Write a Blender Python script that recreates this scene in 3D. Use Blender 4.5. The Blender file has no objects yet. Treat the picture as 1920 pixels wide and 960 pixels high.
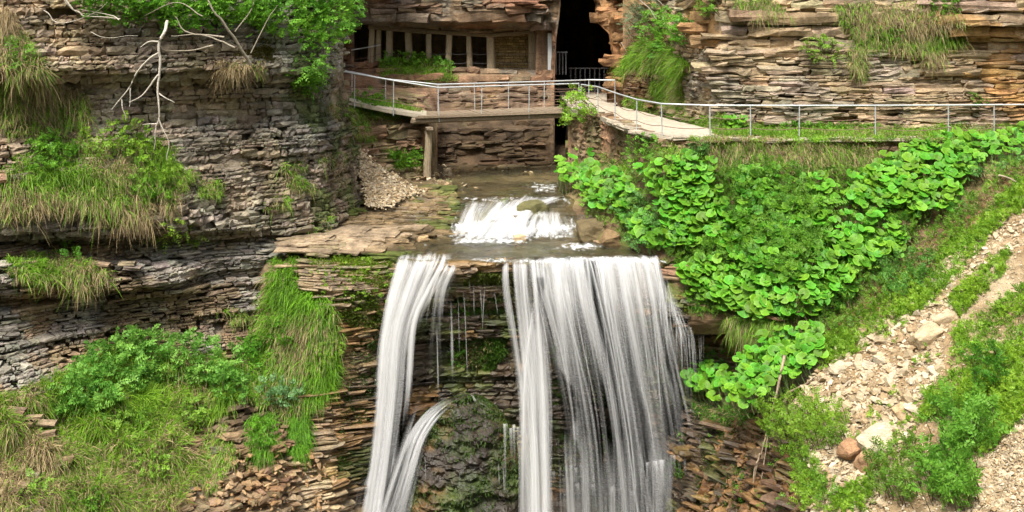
import bpy, bmesh, math, random
import numpy as np
from mathutils import Vector, Matrix

random.seed(7)
RS = np.random.RandomState(11)
scene = bpy.context.scene
col = scene.collection
R = math.radians

# ------------------------------------------------------------------ camera
F = 2059.0            # focal length in photo pixels (photo is 1920 x 960)
ZC = 12.0             # eye height above the datum; the horizon lies at the photo's top edge
cam_d = bpy.data.cameras.new('camera')
cam_d.sensor_width = 36.0
cam_d.lens = 36.0 * F / 1920.0
cam_d.shift_y = -480.0 / 1920.0
cam_d.clip_start = 0.1
cam_d.clip_end = 500.0
cam = bpy.data.objects.new('camera', cam_d)
cam.location = (0, 0, ZC)
cam.rotation_euler = (R(90), 0, 0)
col.objects.link(cam)
scene.camera = cam

# ------------------------------------------------------------------ sky, sun, exposure
SUN_EL, SUN_AZ = R(62), R(203)       # azimuth clockwise from +Y (behind the camera, a little left)
world = bpy.data.worlds.new('World')
scene.world = world
world.use_nodes = True
wn = world.node_tree.nodes
wn.clear()
sky = wn.new('ShaderNodeTexSky')
sky.sky_type = 'NISHITA'
sky.sun_disc = False
sky.sun_elevation = SUN_EL
sky.sun_rotation = SUN_AZ
sky.air_density = 1.0
sky.dust_density = 4.0
hs = wn.new('ShaderNodeHueSaturation')
hs.inputs['Saturation'].default_value = 0.25
bg = wn.new('ShaderNodeBackground')
bg.inputs['Strength'].default_value = 0.078
wo = wn.new('ShaderNodeOutputWorld')
wl = world.node_tree.links
wl.new(sky.outputs[0], hs.inputs['Color'])
wl.new(hs.outputs[0], bg.inputs['Color'])
wl.new(bg.outputs[0], wo.inputs['Surface'])
sun_d = bpy.data.lights.new('sun', 'SUN')
sun_d.energy = 1.5
sun_d.angle = R(14)
sun_d.color = (1.0, 0.95, 0.84)
sun = bpy.data.objects.new('sun', sun_d)
sdir = Vector((math.sin(SUN_AZ) * math.cos(SUN_EL), math.cos(SUN_AZ) * math.cos(SUN_EL), math.sin(SUN_EL)))
sun.rotation_euler = sdir.to_track_quat('Z', 'Y').to_euler()
sun.location = (0, -10, 40)
col.objects.link(sun)
vs = scene.view_settings
vs.view_transform = 'Standard'
vs.look = 'None'
vs.gamma = 1.0
vs.use_curve_mapping = False
vs.exposure = 1.95
try:
    scene.cycles.transparent_max_bounces = 20
    scene.cycles.max_bounces = 4
except Exception:
    pass

# ------------------------------------------------------------------ maths helpers
def W(u, v, d):
    u = np.asarray(u, float); v = np.asarray(v, float); d = np.asarray(d, float)
    u, v, d = np.broadcast_arrays(u, v, d)
    return np.stack([(u - 960) * d / F, d, ZC - v * d / F], -1)

def proj(P):
    d = np.maximum(P[..., 1], 0.5)
    return 960 + P[..., 0] / d * F, (ZC - P[..., 2]) / d * F

def _hash(ix, iy, iz, seed):
    h = (ix.astype(np.int64) * 374761393 + iy.astype(np.int64) * 668265263 + iz.astype(np.int64) * 2147483647 + seed * 1274126177) & 0xFFFFFFFF
    h = ((h ^ (h >> 13)) * 1274126177) & 0xFFFFFFFF
    h = (h ^ (h >> 16)) & 0xFFFFFFFF
    return h / 4294967295.0

def vnoise(P, seed=0):
    P = np.asarray(P, float)
    i = np.floor(P).astype(np.int64)
    f = P - i
    f = f * f * (3 - 2 * f)
    out = 0
    for a in (0, 1):
        for b in (0, 1):
            for c in (0, 1):
                w = (f[..., 0] if a else 1 - f[..., 0]) * (f[..., 1] if b else 1 - f[..., 1]) * (f[..., 2] if c else 1 - f[..., 2])
                out = out + w * _hash(i[..., 0] + a, i[..., 1] + b, i[..., 2] + c, seed)
    return out          # 0..1

def fbm(P, scale=1.0, oct=4, seed=0, squash=(1, 1, 1)):
    P = np.asarray(P, float) * scale * np.array(squash)
    a, s, t = 1.0, 0.0, 0.0
    for o in range(oct):
        s = s + a * vnoise(P * (2.0 ** o) + 17.3 * o, seed + o * 31)
        t += a
        a *= 0.5
    return s / t        # 0..1

def sstep(a, b, x):
    t = np.clip((x - a) / (b - a), 0, 1)
    return t * t * (3 - 2 * t)

def inpoly(poly, u, v):
    u = np.asarray(u, float); v = np.asarray(v, float)
    ins = np.zeros(np.broadcast(u, v).shape, bool)
    n = len(poly)
    for i in range(n):
        x0, y0 = poly[i]; x1, y1 = poly[(i + 1) % n]
        if y0 == y1:
            continue
        c = ((y0 > v) != (y1 > v)) & (u < (x1 - x0) * (v - y0) / (y1 - y0) + x0)
        ins ^= c
    return ins

def sample_poly(poly, n, mind=0.0, rs=RS):
    us = [p[0] for p in poly]; vv = [p[1] for p in poly]
    out = np.zeros((0, 2))
    tries = 0
    while len(out) < n and tries < 60:
        tries += 1
        c = np.stack([rs.uniform(min(us), max(us), n * 2), rs.uniform(min(vv), max(vv), n * 2)], -1)
        c = c[inpoly(poly, c[:, 0], c[:, 1])]
        if mind > 0:
            for p in c:
                if len(out) >= n:
                    break
                if len(out) == 0 or np.min(((out - p) * np.array([1, 1.25])) ** 2 @ np.ones(2)) > mind * mind:
                    out = np.vstack([out, p])
        else:
            out = np.vstack([out, c])
    return out[:n]

def unit(V):
    return V / np.maximum(np.linalg.norm(V, axis=-1, keepdims=True), 1e-9)

class Patch:
    """a rock or earth surface known by its distance along the sight lines of the photo's pixels"""
    def __init__(s, us, vs_, tab):
        s.us = np.array(us, float); s.vs = np.array(vs_, float); s.t = np.array(tab, float)
    @staticmethod
    def _w(x, xs):
        x = np.clip(x, xs[0], xs[-1])
        i = np.clip(np.searchsorted(xs, x, side='right') - 1, 0, len(xs) - 2)
        f = (x - xs[i]) / (xs[i + 1] - xs[i])
        return i, f * f * (3 - 2 * f) * 0.55 + f * 0.45
    def d(s, u, v):
        u, v = np.broadcast_arrays(np.asarray(u, float), np.asarray(v, float))
        i, f = s._w(u, s.us); j, g = s._w(v, s.vs)
        t = s.t
        return (t[j, i] * (1 - f) + t[j, i + 1] * f) * (1 - g) + (t[j + 1, i] * (1 - f) + t[j + 1, i + 1] * f) * g
    def P(s, u, v, off=0.0):
        return W(u, v, s.d(u, v) - off)
    def N(s, u, v):
        a = s.P(u + 6, v) - s.P(u - 6, v)
        b = s.P(u, v - 6) - s.P(u, v + 6)
        n = unit(np.cross(a, b))
        n[n[..., 1] > 0] *= -1
        return n
    def prep(s):
        s.cu = np.linspace(s.us[0], s.us[-1], 220)
        s.cv = np.linspace(s.vs[0], s.vs[-1], 260)
        U, V = np.meshgrid(s.cu, s.cv)
        D = s.d(U, V)
        Z = ZC - V * D / F
        Z = np.minimum.accumulate(Z - np.arange(260)[:, None] * 1e-5, axis=0)
        s.cz = Z[::-1]; s.cd = D[::-1]
    def d_at_z(s, u, z):
        x = np.clip((u - s.cu[0]) / (s.cu[1] - s.cu[0]), 0, len(s.cu) - 1.001)
        i = int(x); f = x - i
        a = np.interp(z, s.cz[:, i], s.cd[:, i]); b = np.interp(z, s.cz[:, i + 1], s.cd[:, i + 1])
        return a * (1 - f) + b * f

# ------------------------------------------------------------------ mesh helpers
class MB:
    def __init__(s):
        s.v = []; s.l = []; s.n = []; s.c = []; s.uv = []; s.k = 0
    def add(s, v, faces, colr=None, uv=None):
        v = np.asarray(v, float).reshape(-1, 3)
        faces = np.asarray(faces, np.int64)
        s.v.append(v)
        s.l.append((faces + s.k).reshape(-1))
        s.n.append(np.full(len(faces), faces.shape[1], np.int64))
        if colr is None:
            colr = np.ones((len(v), 3)) * 0.5
        colr = np.broadcast_to(np.asarray(colr, float), (len(v), 3))
        s.c.append(colr)
        s.uv.append(np.zeros((len(v), 2)) if uv is None else np.asarray(uv, float).reshape(-1, 2))
        s.k += len(v)
    def mesh(s, name, smooth=False, uv=False):
        me = bpy.data.meshes.new(name)
        V = np.concatenate(s.v); L = np.concatenate(s.l).astype(np.int32); N = np.concatenate(s.n).astype(np.int32)
        me.vertices.add(len(V)); me.vertices.foreach_set('co', V.astype(np.float32).ravel())
        me.loops.add(len(L)); me.loops.foreach_set('vertex_index', L)
        me.polygons.add(len(N))
        st = np.concatenate([[0], np.cumsum(N)[:-1]]).astype(np.int32)
        me.polygons.foreach_set('loop_start', st)
        try:
            me.polygons.foreach_set('loop_total', N)
        except Exception:
            pass
        me.polygons.foreach_set('use_smooth', np.full(len(N), smooth, bool))
        me.update(calc_edges=True)
        C = np.concatenate(s.c)
        ca = me.color_attributes.new('tint', 'FLOAT_COLOR', 'POINT')
        ca.data.foreach_set('color', np.concatenate([C, np.ones((len(C), 1))], 1).astype(np.float32).ravel())
        if uv:
            UV = np.concatenate(s.uv)
            ul = me.uv_layers.new(name='UVMap')
            ul.data.foreach_set('uv', UV[L].astype(np.float32).ravel())
        return me
    def build(s, name, mat, parent=None, smooth=False, uv=False, **tags):
        me = s.mesh(name, smooth, uv)
        me.materials.append(mat)
        return link(name, me, parent, **tags)

def link(name, me, parent=None, label=None, cat=None, group=None, kind=None):
    o = bpy.data.objects.new(name, me)
    col.objects.link(o)
    if parent is not None:
        o.parent = parent
        if parent.location.length > 0:
            o.matrix_parent_inverse = Matrix.Translation(-parent.location)
    tag(o, label, cat, group, kind)
    return o

def tag(o, label=None, cat=None, group=None, kind=None):
    if label: o['label'] = label
    if cat: o['category'] = cat
    if group: o['group'] = group
    if kind: o['kind'] = kind

def empty(name, loc, label, cat, group=None):
    o = bpy.data.objects.new(name, None)
    o.location = Vector([float(x) for x in loc])
    o.empty_display_size = 0.2
    col.objects.link(o)
    tag(o, label, cat, group)
    return o

def tube(mb, pts, r, sides=6, colr=None):
    pts = np.asarray(pts, float)
    n = len(pts)
    r = np.broadcast_to(np.asarray(r, float), (n,))
    T = unit(np.gradient(pts, axis=0))
    ref = np.where(np.abs(T[:, 2:3]) > 0.9, np.array([[1.0, 0, 0]]), np.array([[0, 0, 1.0]]))
    A = unit(np.cross(T, ref)); B = np.cross(T, A)
    th = np.arange(sides) / sides * 2 * np.pi
    ring = A[:, None, :] * np.cos(th)[None, :, None] + B[:, None, :] * np.sin(th)[None, :, None]
    V = pts[:, None, :] + ring * r[:, None, None]
    f = []
    for i in range(n - 1):
        for k in range(sides):
            k2 = (k + 1) % sides
            f.append((i * sides + k, i * sides + k2, (i + 1) * sides + k2, (i + 1) * sides + k))
    if colr is not None and np.asarray(colr).ndim == 2:
        colr = np.repeat(np.asarray(colr), sides, 0)
    mb.add(V, f, colr)
    base = V.reshape(-1, 3)
    for i in (0, n - 1):
        ringv = base[i * sides:(i + 1) * sides]
        cc = None if colr is None else (np.asarray(colr) if np.asarray(colr).ndim == 1 else colr[i * sides:(i + 1) * sides])
        mb.add(ringv, [list(range(sides))], cc)

def boxmesh(mb, c, sx, sy, sz, rot=None, colr=None, jit=0.0, bev=0.012):
    """a box with chamfered edges: 24 vertices"""
    hx, hy, hz = sx / 2, sy / 2, sz / 2
    b = min(bev, hx * .4, hy * .4, hz * .4)
    V, idx = [], {}
    for ax in range(3):
        for i in (-1, 1):
            for j in (-1, 1):
                for k in (-1, 1):
                    p = [i * hx, j * hy, k * hz]
                    for q in range(3):
                        if q != ax:
                            p[q] -= b * (i, j, k)[q]
                    idx[(ax, i, j, k)] = len(V); V.append(p)
    fs4, fs3 = [], []
    for ax in range(3):
        o = [q for q in range(3) if q != ax]
        for s in (-1, 1):
            q = []
            for a, bb in ((-1, -1), (1, -1), (1, 1), (-1, 1)):
                key = [0, 0, 0]; key[ax] = s; key[o[0]] = a; key[o[1]] = bb
                q.append(idx[(ax, *key)])
            fs4.append(q)
    for ax in range(3):          # edge chamfers along axis ax
        o = [q for q in range(3) if q != ax]
        for a in (-1, 1):
            for bb in (-1, 1):
                k1 = [0, 0, 0]; k1[o[0]] = a; k1[o[1]] = bb
                k1[ax] = -1; k2 = list(k1); k2[ax] = 1
                fs4.append([idx[(o[0], *k1)], idx[(o[0], *k2)], idx[(o[1], *k2)], idx[(o[1], *k1)]])
    for i in (-1, 1):
        for j in (-1, 1):
            for k in (-1, 1):
                fs3.append([idx[(0, i, j, k)], idx[(1, i, j, k)], idx[(2, i, j, k)]])
    V = np.array(V)
    if jit:
        V = V + RS.normal(0, jit, V.shape)
    if rot is not None:
        V = V @ np.array(rot).T
    V = V + np.asarray(c, float)
    mb.add(V, fs4, colr)
    k0 = mb.k - len(V)
    mb.l.append((np.array(fs3) + k0).reshape(-1)); mb.n.append(np.full(len(fs3), 3, np.int64))

def fix_normals(me):
    bm = bmesh.new(); bm.from_mesh(me)
    bmesh.ops.recalc_face_normals(bm, faces=bm.faces)
    bm.to_mesh(me); bm.free()

def curve(pts, n=60):
    """smooth (u, v, d) polyline by v"""
    pts = np.array(pts, float)
    s = np.linspace(0, 1, len(pts)); t = np.linspace(0, 1, n)
    out = []
    for k in range(pts.shape[1]):
        m = np.gradient(pts[:, k], s)
        i = np.clip(np.searchsorted(s, t, side='right') - 1, 0, len(s) - 2)
        h = s[1] - s[0]; x = (t - s[i]) / h
        out.append((2 * x**3 - 3 * x**2 + 1) * pts[i, k] + (x**3 - 2 * x**2 + x) * h * m[i] + (-2 * x**3 + 3 * x**2) * pts[i + 1, k] + (x**3 - x**2) * h * m[i + 1])
    return np.stack(out, -1)

# ------------------------------------------------------------------ materials
def new_mat(name):
    m = bpy.data.materials.new(name); m.use_nodes = True
    nt = m.node_tree; nt.nodes.clear()
    return m, nt, nt.nodes.new, nt.links.new

def rock_mat(name, rough=0.85, scale=1.0, wet=False, bump=0.5, stain=False):
    m, nt, N, L = new_mat(name)
    out = N('ShaderNodeOutputMaterial'); bs = N('ShaderNodeBsdfPrincipled')
    at = N('ShaderNodeAttribute'); at.attribute_name = 'tint'
    geo = N('ShaderNodeNewGeometry')
    mp = N('ShaderNodeMapping'); mp.inputs['Scale'].default_value = (1, 1, 2.2)
    L(geo.outputs['Position'], mp.inputs['Vector'])
    n1 = N('ShaderNodeTexNoise'); n1.inputs['Scale'].default_value = 2.3 * scale; n1.inputs['Detail'].default_value = 8; n1.inputs['Roughness'].default_value = 0.68
    n2 = N('ShaderNodeTexNoise'); n2.inputs['Scale'].default_value = 14 * scale; n2.inputs['Detail'].default_value = 6; n2.inputs['Roughness'].default_value = 0.7
    L(mp.outputs[0], n1.inputs['Vector']); L(mp.outputs[0], n2.inputs['Vector'])
    r1 = N('ShaderNodeMapRange'); r1.inputs['From Min'].default_value = .3; r1.inputs['From Max'].default_value = .7; r1.inputs['To Min'].default_value = .62; r1.inputs['To Max'].default_value = 1.35
    r2 = N('ShaderNodeMapRange'); r2.inputs['From Min'].default_value = .3; r2.inputs['From Max'].default_value = .7; r2.inputs['To Min'].default_value = .6; r2.inputs['To Max'].default_value = 1.4
    L(n1.outputs['Fac'], r1.inputs['Value']); L(n2.outputs['Fac'], r2.inputs['Value'])
    mu = N('ShaderNodeMath'); mu.operation = 'MULTIPLY'
    L(r1.outputs[0], mu.inputs[0]); L(r2.outputs[0], mu.inputs[1])
    mp3 = N('ShaderNodeMapping'); mp3.inputs['Scale'].default_value = (1.6, 1.6, .22)
    n3 = N('ShaderNodeTexNoise'); n3.inputs['Scale'].default_value = 1.0; n3.inputs['Detail'].default_value = 5; n3.inputs['Roughness'].default_value = .6
    L(geo.outputs['Position'], mp3.inputs['Vector']); L(mp3.outputs[0], n3.inputs['Vector'])
    r5 = N('ShaderNodeMapRange'); r5.inputs['From Min'].default_value = .36; r5.inputs['From Max'].default_value = .58; r5.inputs['To Min'].default_value = .5; r5.inputs['To Max'].default_value = 1.08
    L(n3.outputs['Fac'], r5.inputs['Value'])
    mu2 = N('ShaderNodeMath'); mu2.operation = 'MULTIPLY'; L(mu.outputs[0], mu2.inputs[0]); L(r5.outputs[0], mu2.inputs[1])
    mx = N('ShaderNodeVectorMath'); mx.operation = 'SCALE'
    L(at.outputs['Color'], mx.inputs[0]); L((mu2 if stain else mu).outputs[0], mx.inputs['Scale'])
    L(mx.outputs[0], bs.inputs['Base Color'])
    bs.inputs['Roughness'].default_value = rough
    if wet:
        r3 = N('ShaderNodeMapRange'); r3.inputs['From Min'].default_value = .4; r3.inputs['From Max'].default_value = .6; r3.inputs['To Min'].default_value = .25; r3.inputs['To Max'].default_value = .7
        L(n1.outputs['Fac'], r3.inputs['Value']); L(r3.outputs[0], bs.inputs['Roughness'])
    else:
        bs.inputs['Specular IOR Level'].default_value = 0.25
    bp = N('ShaderNodeBump'); bp.inputs['Strength'].default_value = bump; bp.inputs['Distance'].default_value = 0.06
    L(n2.outputs['Fac'], bp.inputs['Height']); L(bp.outputs[0], bs.inputs['Normal'])
    L(bs.outputs[0], out.inputs['Surface'])
    return m

def foliage_mat(name, trans=0.35, rough=0.5, vary=0.0, sat=1.0):
    m, nt, N, L = new_mat(name)
    out = N('ShaderNodeOutputMaterial'); bs = N('ShaderNodeBsdfPrincipled'); tr = N('ShaderNodeBsdfTranslucent'); mix = N('ShaderNodeMixShader')
    at = N('ShaderNodeAttribute'); at.attribute_name = 'tint'
    src = at.outputs['Color']
    if vary:
        oi = N('ShaderNodeObjectInfo'); hsv = N('ShaderNodeHueSaturation')
        r = N('ShaderNodeMapRange'); r.inputs['To Min'].default_value = 1 - vary; r.inputs['To Max'].default_value = 1 + vary
        L(oi.outputs['Random'], r.inputs['Value']); L(r.outputs[0], hsv.inputs['Value'])
        mm = N('ShaderNodeMath'); mm.operation = 'MULTIPLY'; mm.inputs[1].default_value = 7.31
        fr = N('ShaderNodeMath'); fr.operation = 'FRACT'
        r2 = N('ShaderNodeMapRange'); r2.inputs['To Min'].default_value = .474; r2.inputs['To Max'].default_value = .516
        L(oi.outputs['Random'], mm.inputs[0]); L(mm.outputs[0], fr.inputs[0]); L(fr.outputs[0], r2.inputs['Value']); L(r2.outputs[0], hsv.inputs['Hue'])
        L(src, hsv.inputs['Color']); src = hsv.outputs[0]
        tc = N('ShaderNodeTexCoord'); nz = N('ShaderNodeTexNoise'); nz.inputs['Scale'].default_value = 9; nz.inputs['Detail'].default_value = 4
        L(tc.outputs['Object'], nz.inputs['Vector'])
        rr = N('ShaderNodeMapRange'); rr.inputs['From Min'].default_value = .3; rr.inputs['From Max'].default_value = .7; rr.inputs['To Min'].default_value = .8; rr.inputs['To Max'].default_value = 1.2
        L(nz.outputs['Fac'], rr.inputs['Value'])
        sc = N('ShaderNodeVectorMath'); sc.operation = 'SCALE'; L(src, sc.inputs[0]); L(rr.outputs[0], sc.inputs['Scale']); src = sc.outputs[0]
        bp = N('ShaderNodeBump'); bp.inputs['Strength'].default_value = .25; bp.inputs['Distance'].default_value = .03
        L(nz.outputs['Fac'], bp.inputs['Height']); L(bp.outputs[0], bs.inputs['Normal'])
    L(src, bs.inputs['Base Color']); L(src, tr.inputs['Color'])
    bs.inputs['Roughness'].default_value = rough
    bs.inputs['Specular IOR Level'].default_value = 0.3
    mix.inputs[0].default_value = trans
    L(bs.outputs[0], mix.inputs[1]); L(tr.outputs[0], mix.inputs[2]); L(mix.outputs[0], out.inputs['Surface'])
    return m

def plain_mat(name, colr, rough=0.5, metal=0.0, noise=0.25, scale=20, stretch=(1, 1, 1), bump=.2):
    m, nt, N, L = new_mat(name)
    out = N('ShaderNodeOutputMaterial'); bs = N('ShaderNodeBsdfPrincipled')
    tc = N('ShaderNodeTexCoord'); mp = N('ShaderNodeMapping'); mp.inputs['Scale'].default_value = stretch
    nz = N('ShaderNodeTexNoise'); nz.inputs['Scale'].default_value = scale; nz.inputs['Detail'].default_value = 6; nz.inputs['Roughness'].default_value = .65
    L(tc.outputs['Object'], mp.inputs[0]); L(mp.outputs[0], nz.inputs['Vector'])
    r = N('ShaderNodeMapRange'); r.inputs['From Min'].default_value = .3; r.inputs['From Max'].default_value = .7; r.inputs['To Min'].default_value = 1 - noise; r.inputs['To Max'].default_value = 1 + noise
    L(nz.outputs['Fac'], r.inputs['Value'])
    sc = N('ShaderNodeVectorMath'); sc.operation = 'SCALE'; sc.inputs[0].default_value = colr
    L(r.outputs[0], sc.inputs['Scale']); L(sc.outputs[0], bs.inputs['Base Color'])
    bs.inputs['Roughness'].default_value = rough; bs.inputs['Metallic'].default_value = metal
    bp = N('ShaderNodeBump'); bp.inputs['Strength'].default_value = bump; bp.inputs['Distance'].default_value = .02
    L(nz.outputs['Fac'], bp.inputs['Height']); L(bp.outputs[0], bs.inputs['Normal'])
    L(bs.outputs[0], out.inputs['Surface'])
    return m

def fall_mat(name, white=0.78):
    """falling water: white threads and clear gaps; tint.r holds how much water there is"""
    m, nt, N, L = new_mat(name)
    out = N('ShaderNodeOutputMaterial')
    df = N('ShaderNodeBsdfDiffuse'); df.inputs['Color'].default_value = (white, white * 1.0, white * 1.01, 1)
    tl = N('ShaderNodeBsdfTranslucent'); tl.inputs['Color'].default_value = (white, white, white, 1)
    mw = N('ShaderNodeMixShader'); mw.inputs[0].default_value = .4
    L(df.outputs[0], mw.inputs[1]); L(tl.outputs[0], mw.inputs[2])
    tp = N('ShaderNodeBsdfTransparent')
    uv = N('ShaderNodeUVMap'); uv.uv_map = 'UVMap'
    at = N('ShaderNodeAttribute'); at.attribute_name = 'tint'
    sp = N('ShaderNodeSeparateColor'); L(at.outputs['Color'], sp.inputs[0])
    def nz(sx, sy, det):
        mp = N('ShaderNodeMapping'); mp.inputs['Scale'].default_value = (sx, sy, 1)
        n = N('ShaderNodeTexNoise'); n.inputs['Scale'].default_value = 1; n.inputs['Detail'].default_value = det; n.inputs['Roughness'].default_value = .55
        L(uv.outputs[0], mp.inputs[0]); L(mp.outputs[0], n.inputs['Vector'])
        return n.outputs['Fac']
    a, b = nz(3.6, .09, 4), nz(15, .13, 3)
    m1 = N('ShaderNodeMath'); m1.operation = 'MULTIPLY_ADD'; m1.inputs[1].default_value = .9
    m2 = N('ShaderNodeMath'); m2.operation = 'MULTIPLY_ADD'; m2.inputs[1].default_value = .5; m2.inputs[2].default_value = -.20
    L(b, m2.inputs[0]); L(a, m1.inputs[0]); L(m2.outputs[0], m1.inputs[2])
    m3 = N('ShaderNodeMath'); m3.operation = 'ADD'        # + (density - 0.5)
    m4 = N('ShaderNodeMath'); m4.operation = 'MULTIPLY_ADD'; m4.inputs[1].default_value = 1.0; m4.inputs[2].default_value = -.5
    L(sp.outputs[0], m4.inputs[0]); L(m1.outputs[0], m3.inputs[0]); L(m4.outputs[0], m3.inputs[1])
    r = N('ShaderNodeMapRange'); r.interpolation_type = 'SMOOTHSTEP'
    r.inputs['From Min'].default_value = .16; r.inputs['From Max'].default_value = 1.0; r.inputs['To Min'].default_value = 0; r.inputs['To Max'].default_value = .90
    L(m3.outputs[0], r.inputs['Value'])
    mx = N('ShaderNodeMixShader')
    L(r.outputs[0], mx.inputs[0]); L(tp.outputs[0], mx.inputs[1]); L(mw.outputs[0], mx.inputs[2])
    L(mx.outputs[0], out.inputs['Surface'])
    return m

def stream_mat(name):
    m, nt, N, L = new_mat(name)
    out = N('ShaderNodeOutputMaterial')
    geo = N('ShaderNodeNewGeometry')
    mp = N('ShaderNodeMapping'); mp.inputs['Scale'].default_value = (1.0, 1.7, 1)
    L(geo.outputs['Position'], mp.inputs[0])
    n1 = N('ShaderNodeTexNoise'); n1.inputs['Scale'].default_value = 2.2; n1.inputs['Detail'].default_value = 6; n1.inputs['Roughness'].default_value = .6
    L(mp.outputs[0], n1.inputs['Vector'])
    bp = N('ShaderNodeBump'); bp.inputs['Strength'].default_value = .8; bp.inputs['Distance'].default_value = .12
    L(n1.outputs['Fac'], bp.inputs['Height'])
    gl = N('ShaderNodeBsdfGlossy'); gl.inputs['Roughness'].default_value = .12; gl.inputs['Color'].default_value = (.9, .92, .9, 1)
    L(bp.outputs[0], gl.inputs['Normal'])
    tp = N('ShaderNodeBsdfTransparent'); tp.inputs['Color'].default_value = (.72, .70, .58, 1)
    fr = N('ShaderNodeFresnel'); fr.inputs['IOR'].default_value = 1.33; L(bp.outputs[0], fr.inputs['Normal'])
    mx = N('ShaderNodeMixShader'); L(fr.outputs[0], mx.inputs[0]); L(tp.outputs[0], mx.inputs[1]); L(gl.outputs[0], mx.inputs[2])
    df = N('ShaderNodeBsdfDiffuse'); df.inputs['Color'].default_value = (.62, .63, .63, 1)
    at = N('ShaderNodeAttribute'); at.attribute_name = 'tint'
    sp = N('ShaderNodeSeparateColor'); L(at.outputs['Color'], sp.inputs[0])
    mp2 = N('ShaderNodeMapping'); mp2.inputs['Scale'].default_value = (3.0, 1.4, 2)
    n2 = N('ShaderNodeTexNoise'); n2.inputs['Scale'].default_value = 2.2; n2.inputs['Detail'].default_value = 5; n2.inputs['Roughness'].default_value = .62
    L(geo.outputs['Position'], mp2.inputs[0]); L(mp2.outputs[0], n2.inputs['Vector'])
    ad = N('ShaderNodeMath'); ad.operation = 'ADD'; L(n2.outputs['Fac'], ad.inputs[0]); L(sp.outputs[0], ad.inputs[1])
    r = N('ShaderNodeMapRange'); r.interpolation_type = 'SMOOTHSTEP'; r.inputs['From Min'].default_value = .66; r.inputs['From Max'].default_value = 1.05
    L(ad.outputs[0], r.inputs['Value'])
    dm = N('ShaderNodeBsdfDiffuse'); dm.inputs['Color'].default_value = (.13, .12, .075, 1); L(bp.outputs[0], dm.inputs['Normal'])
    r4 = N('ShaderNodeMapRange'); r4.inputs['From Min'].default_value = .35; r4.inputs['From Max'].default_value = .7; r4.inputs['To Min'].default_value = .03; r4.inputs['To Max'].default_value = .3
    L(n1.outputs['Fac'], r4.inputs['Value'])
    mk = N('ShaderNodeMixShader'); L(r4.outputs[0], mk.inputs[0]); L(mx.outputs[0], mk.inputs[1]); L(dm.outputs[0], mk.inputs[2])
    m2 = N('ShaderNodeMixShader'); L(r.outputs[0], m2.inputs[0]); L(mk.outputs[0], m2.inputs[1]); L(df.outputs[0], m2.inputs[2])
    L(m2.outputs[0], out.inputs['Surface'])
    return m

M = {}
M['rock'] = rock_mat('limestone', stain=True, bump=.6)
M['wet'] = rock_mat('wet_rock', wet=True, stain=True)
M['earth'] = rock_mat('earth', rough=.95, scale=2.0, bump=.6)
M['stone'] = rock_mat('scree_stone', scale=1.8, bump=.35)
M['leaf'] = foliage_mat('leaf')
M['grass'] = foliage_mat('grass', trans=.3, rough=.6)
M['broad'] = foliage_mat('broad_leaf', trans=.3, rough=.5, vary=.34)
M['bark'] = rock_mat('bark', scale=4, bump=.3)
M['fall'] = fall_mat('falling_water')
M['stream'] = stream_mat('stream_water')
M['steel'] = plain_mat('galvanised_steel', (.52, .54, .55), rough=.45, metal=.35, noise=.15, scale=30)
M['rust'] = plain_mat('rusty_wire', (.17, .10, .07), rough=.8, noise=.3, scale=40)
M['wood'] = plain_mat('weathered_wood', (.20, .15, .10), rough=.85, noise=.45, scale=6, stretch=(1, 6, 6), bump=.5)
M['post_wood'] = plain_mat('grey_post_wood', (.31, .245, .16), rough=.85, noise=.4, scale=9, stretch=(5, 5, .8), bump=.5)
M['iron'] = plain_mat('dark_iron', (.10, .10, .11), rough=.6, noise=.2)
M['path'] = plain_mat('path_gravel', (.37, .32, .245), rough=.95, noise=.32, scale=5, bump=.6)


# ================================================================== THE SETTING
def soft(tab, off):
    return [[r + o for o in off] for r in tab]

LU = Patch([-260, 0, 150, 300, 420, 520, 600, 660, 700, 740],
           [-150, 0, 60, 130, 160, 220, 280, 330, 390, 430, 455, 480],
           soft([32.8, 32.4, 32.2, 31.6, 32.2, 32.3, 31.9, 31.2, 30.9, 30.9, 31.9, 31.8], [-3.8, -2.2, -1.1, 0, .8, 1.5, 2.6, 4.9, 8.0, 12]))
for j, dv in ((6, .25), (7, .75), (8, .8), (9, .6)):       # the grassy bulge fades towards the right
    for i, k in ((4, .5), (5, 1.0), (6, 1.0), (7, 1.0), (8, .6)):
        LU.t[j, i] += dv * k
LU.t[10, :6] += .25; LU.t[11, :6] += .3; LU.t[4, 1:6] += .25
LLt = soft([32.2, 31.6, 30.7, 30.55, 31.3, 31.15, 30.8, 30.0, 29.2, 28.0, 26.8, 25.3], [-3.8, -2.2, -1.1, 0, .7, .9, 1.0])
for j in (2, 3):
    for i in (4, 5, 6):
        LLt[j][i] += 1.0
for j in range(12):
    LLt[j][6] += 2.2
    LLt[j][5] += .25
class Hummocky(Patch):
    """the lower left slope: humps and hollows under the grass"""
    def d(s, u, v):
        b = Patch.d(s, u, v)
        u, v = np.broadcast_arrays(np.asarray(u, float), np.asarray(v, float))
        q = fbm(np.stack([u / 95, v / 60, u * 0], -1), 1, 3, 29) - .5
        return b - 1.7 * q * sstep(650, 720, v) * sstep(470, 380, u)
LL = Hummocky([-260, 0, 150, 300, 420, 520, 600], [440, 480, 500, 535, 560, 600, 640, 700, 760, 860, 960, 1100], LLt)
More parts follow.
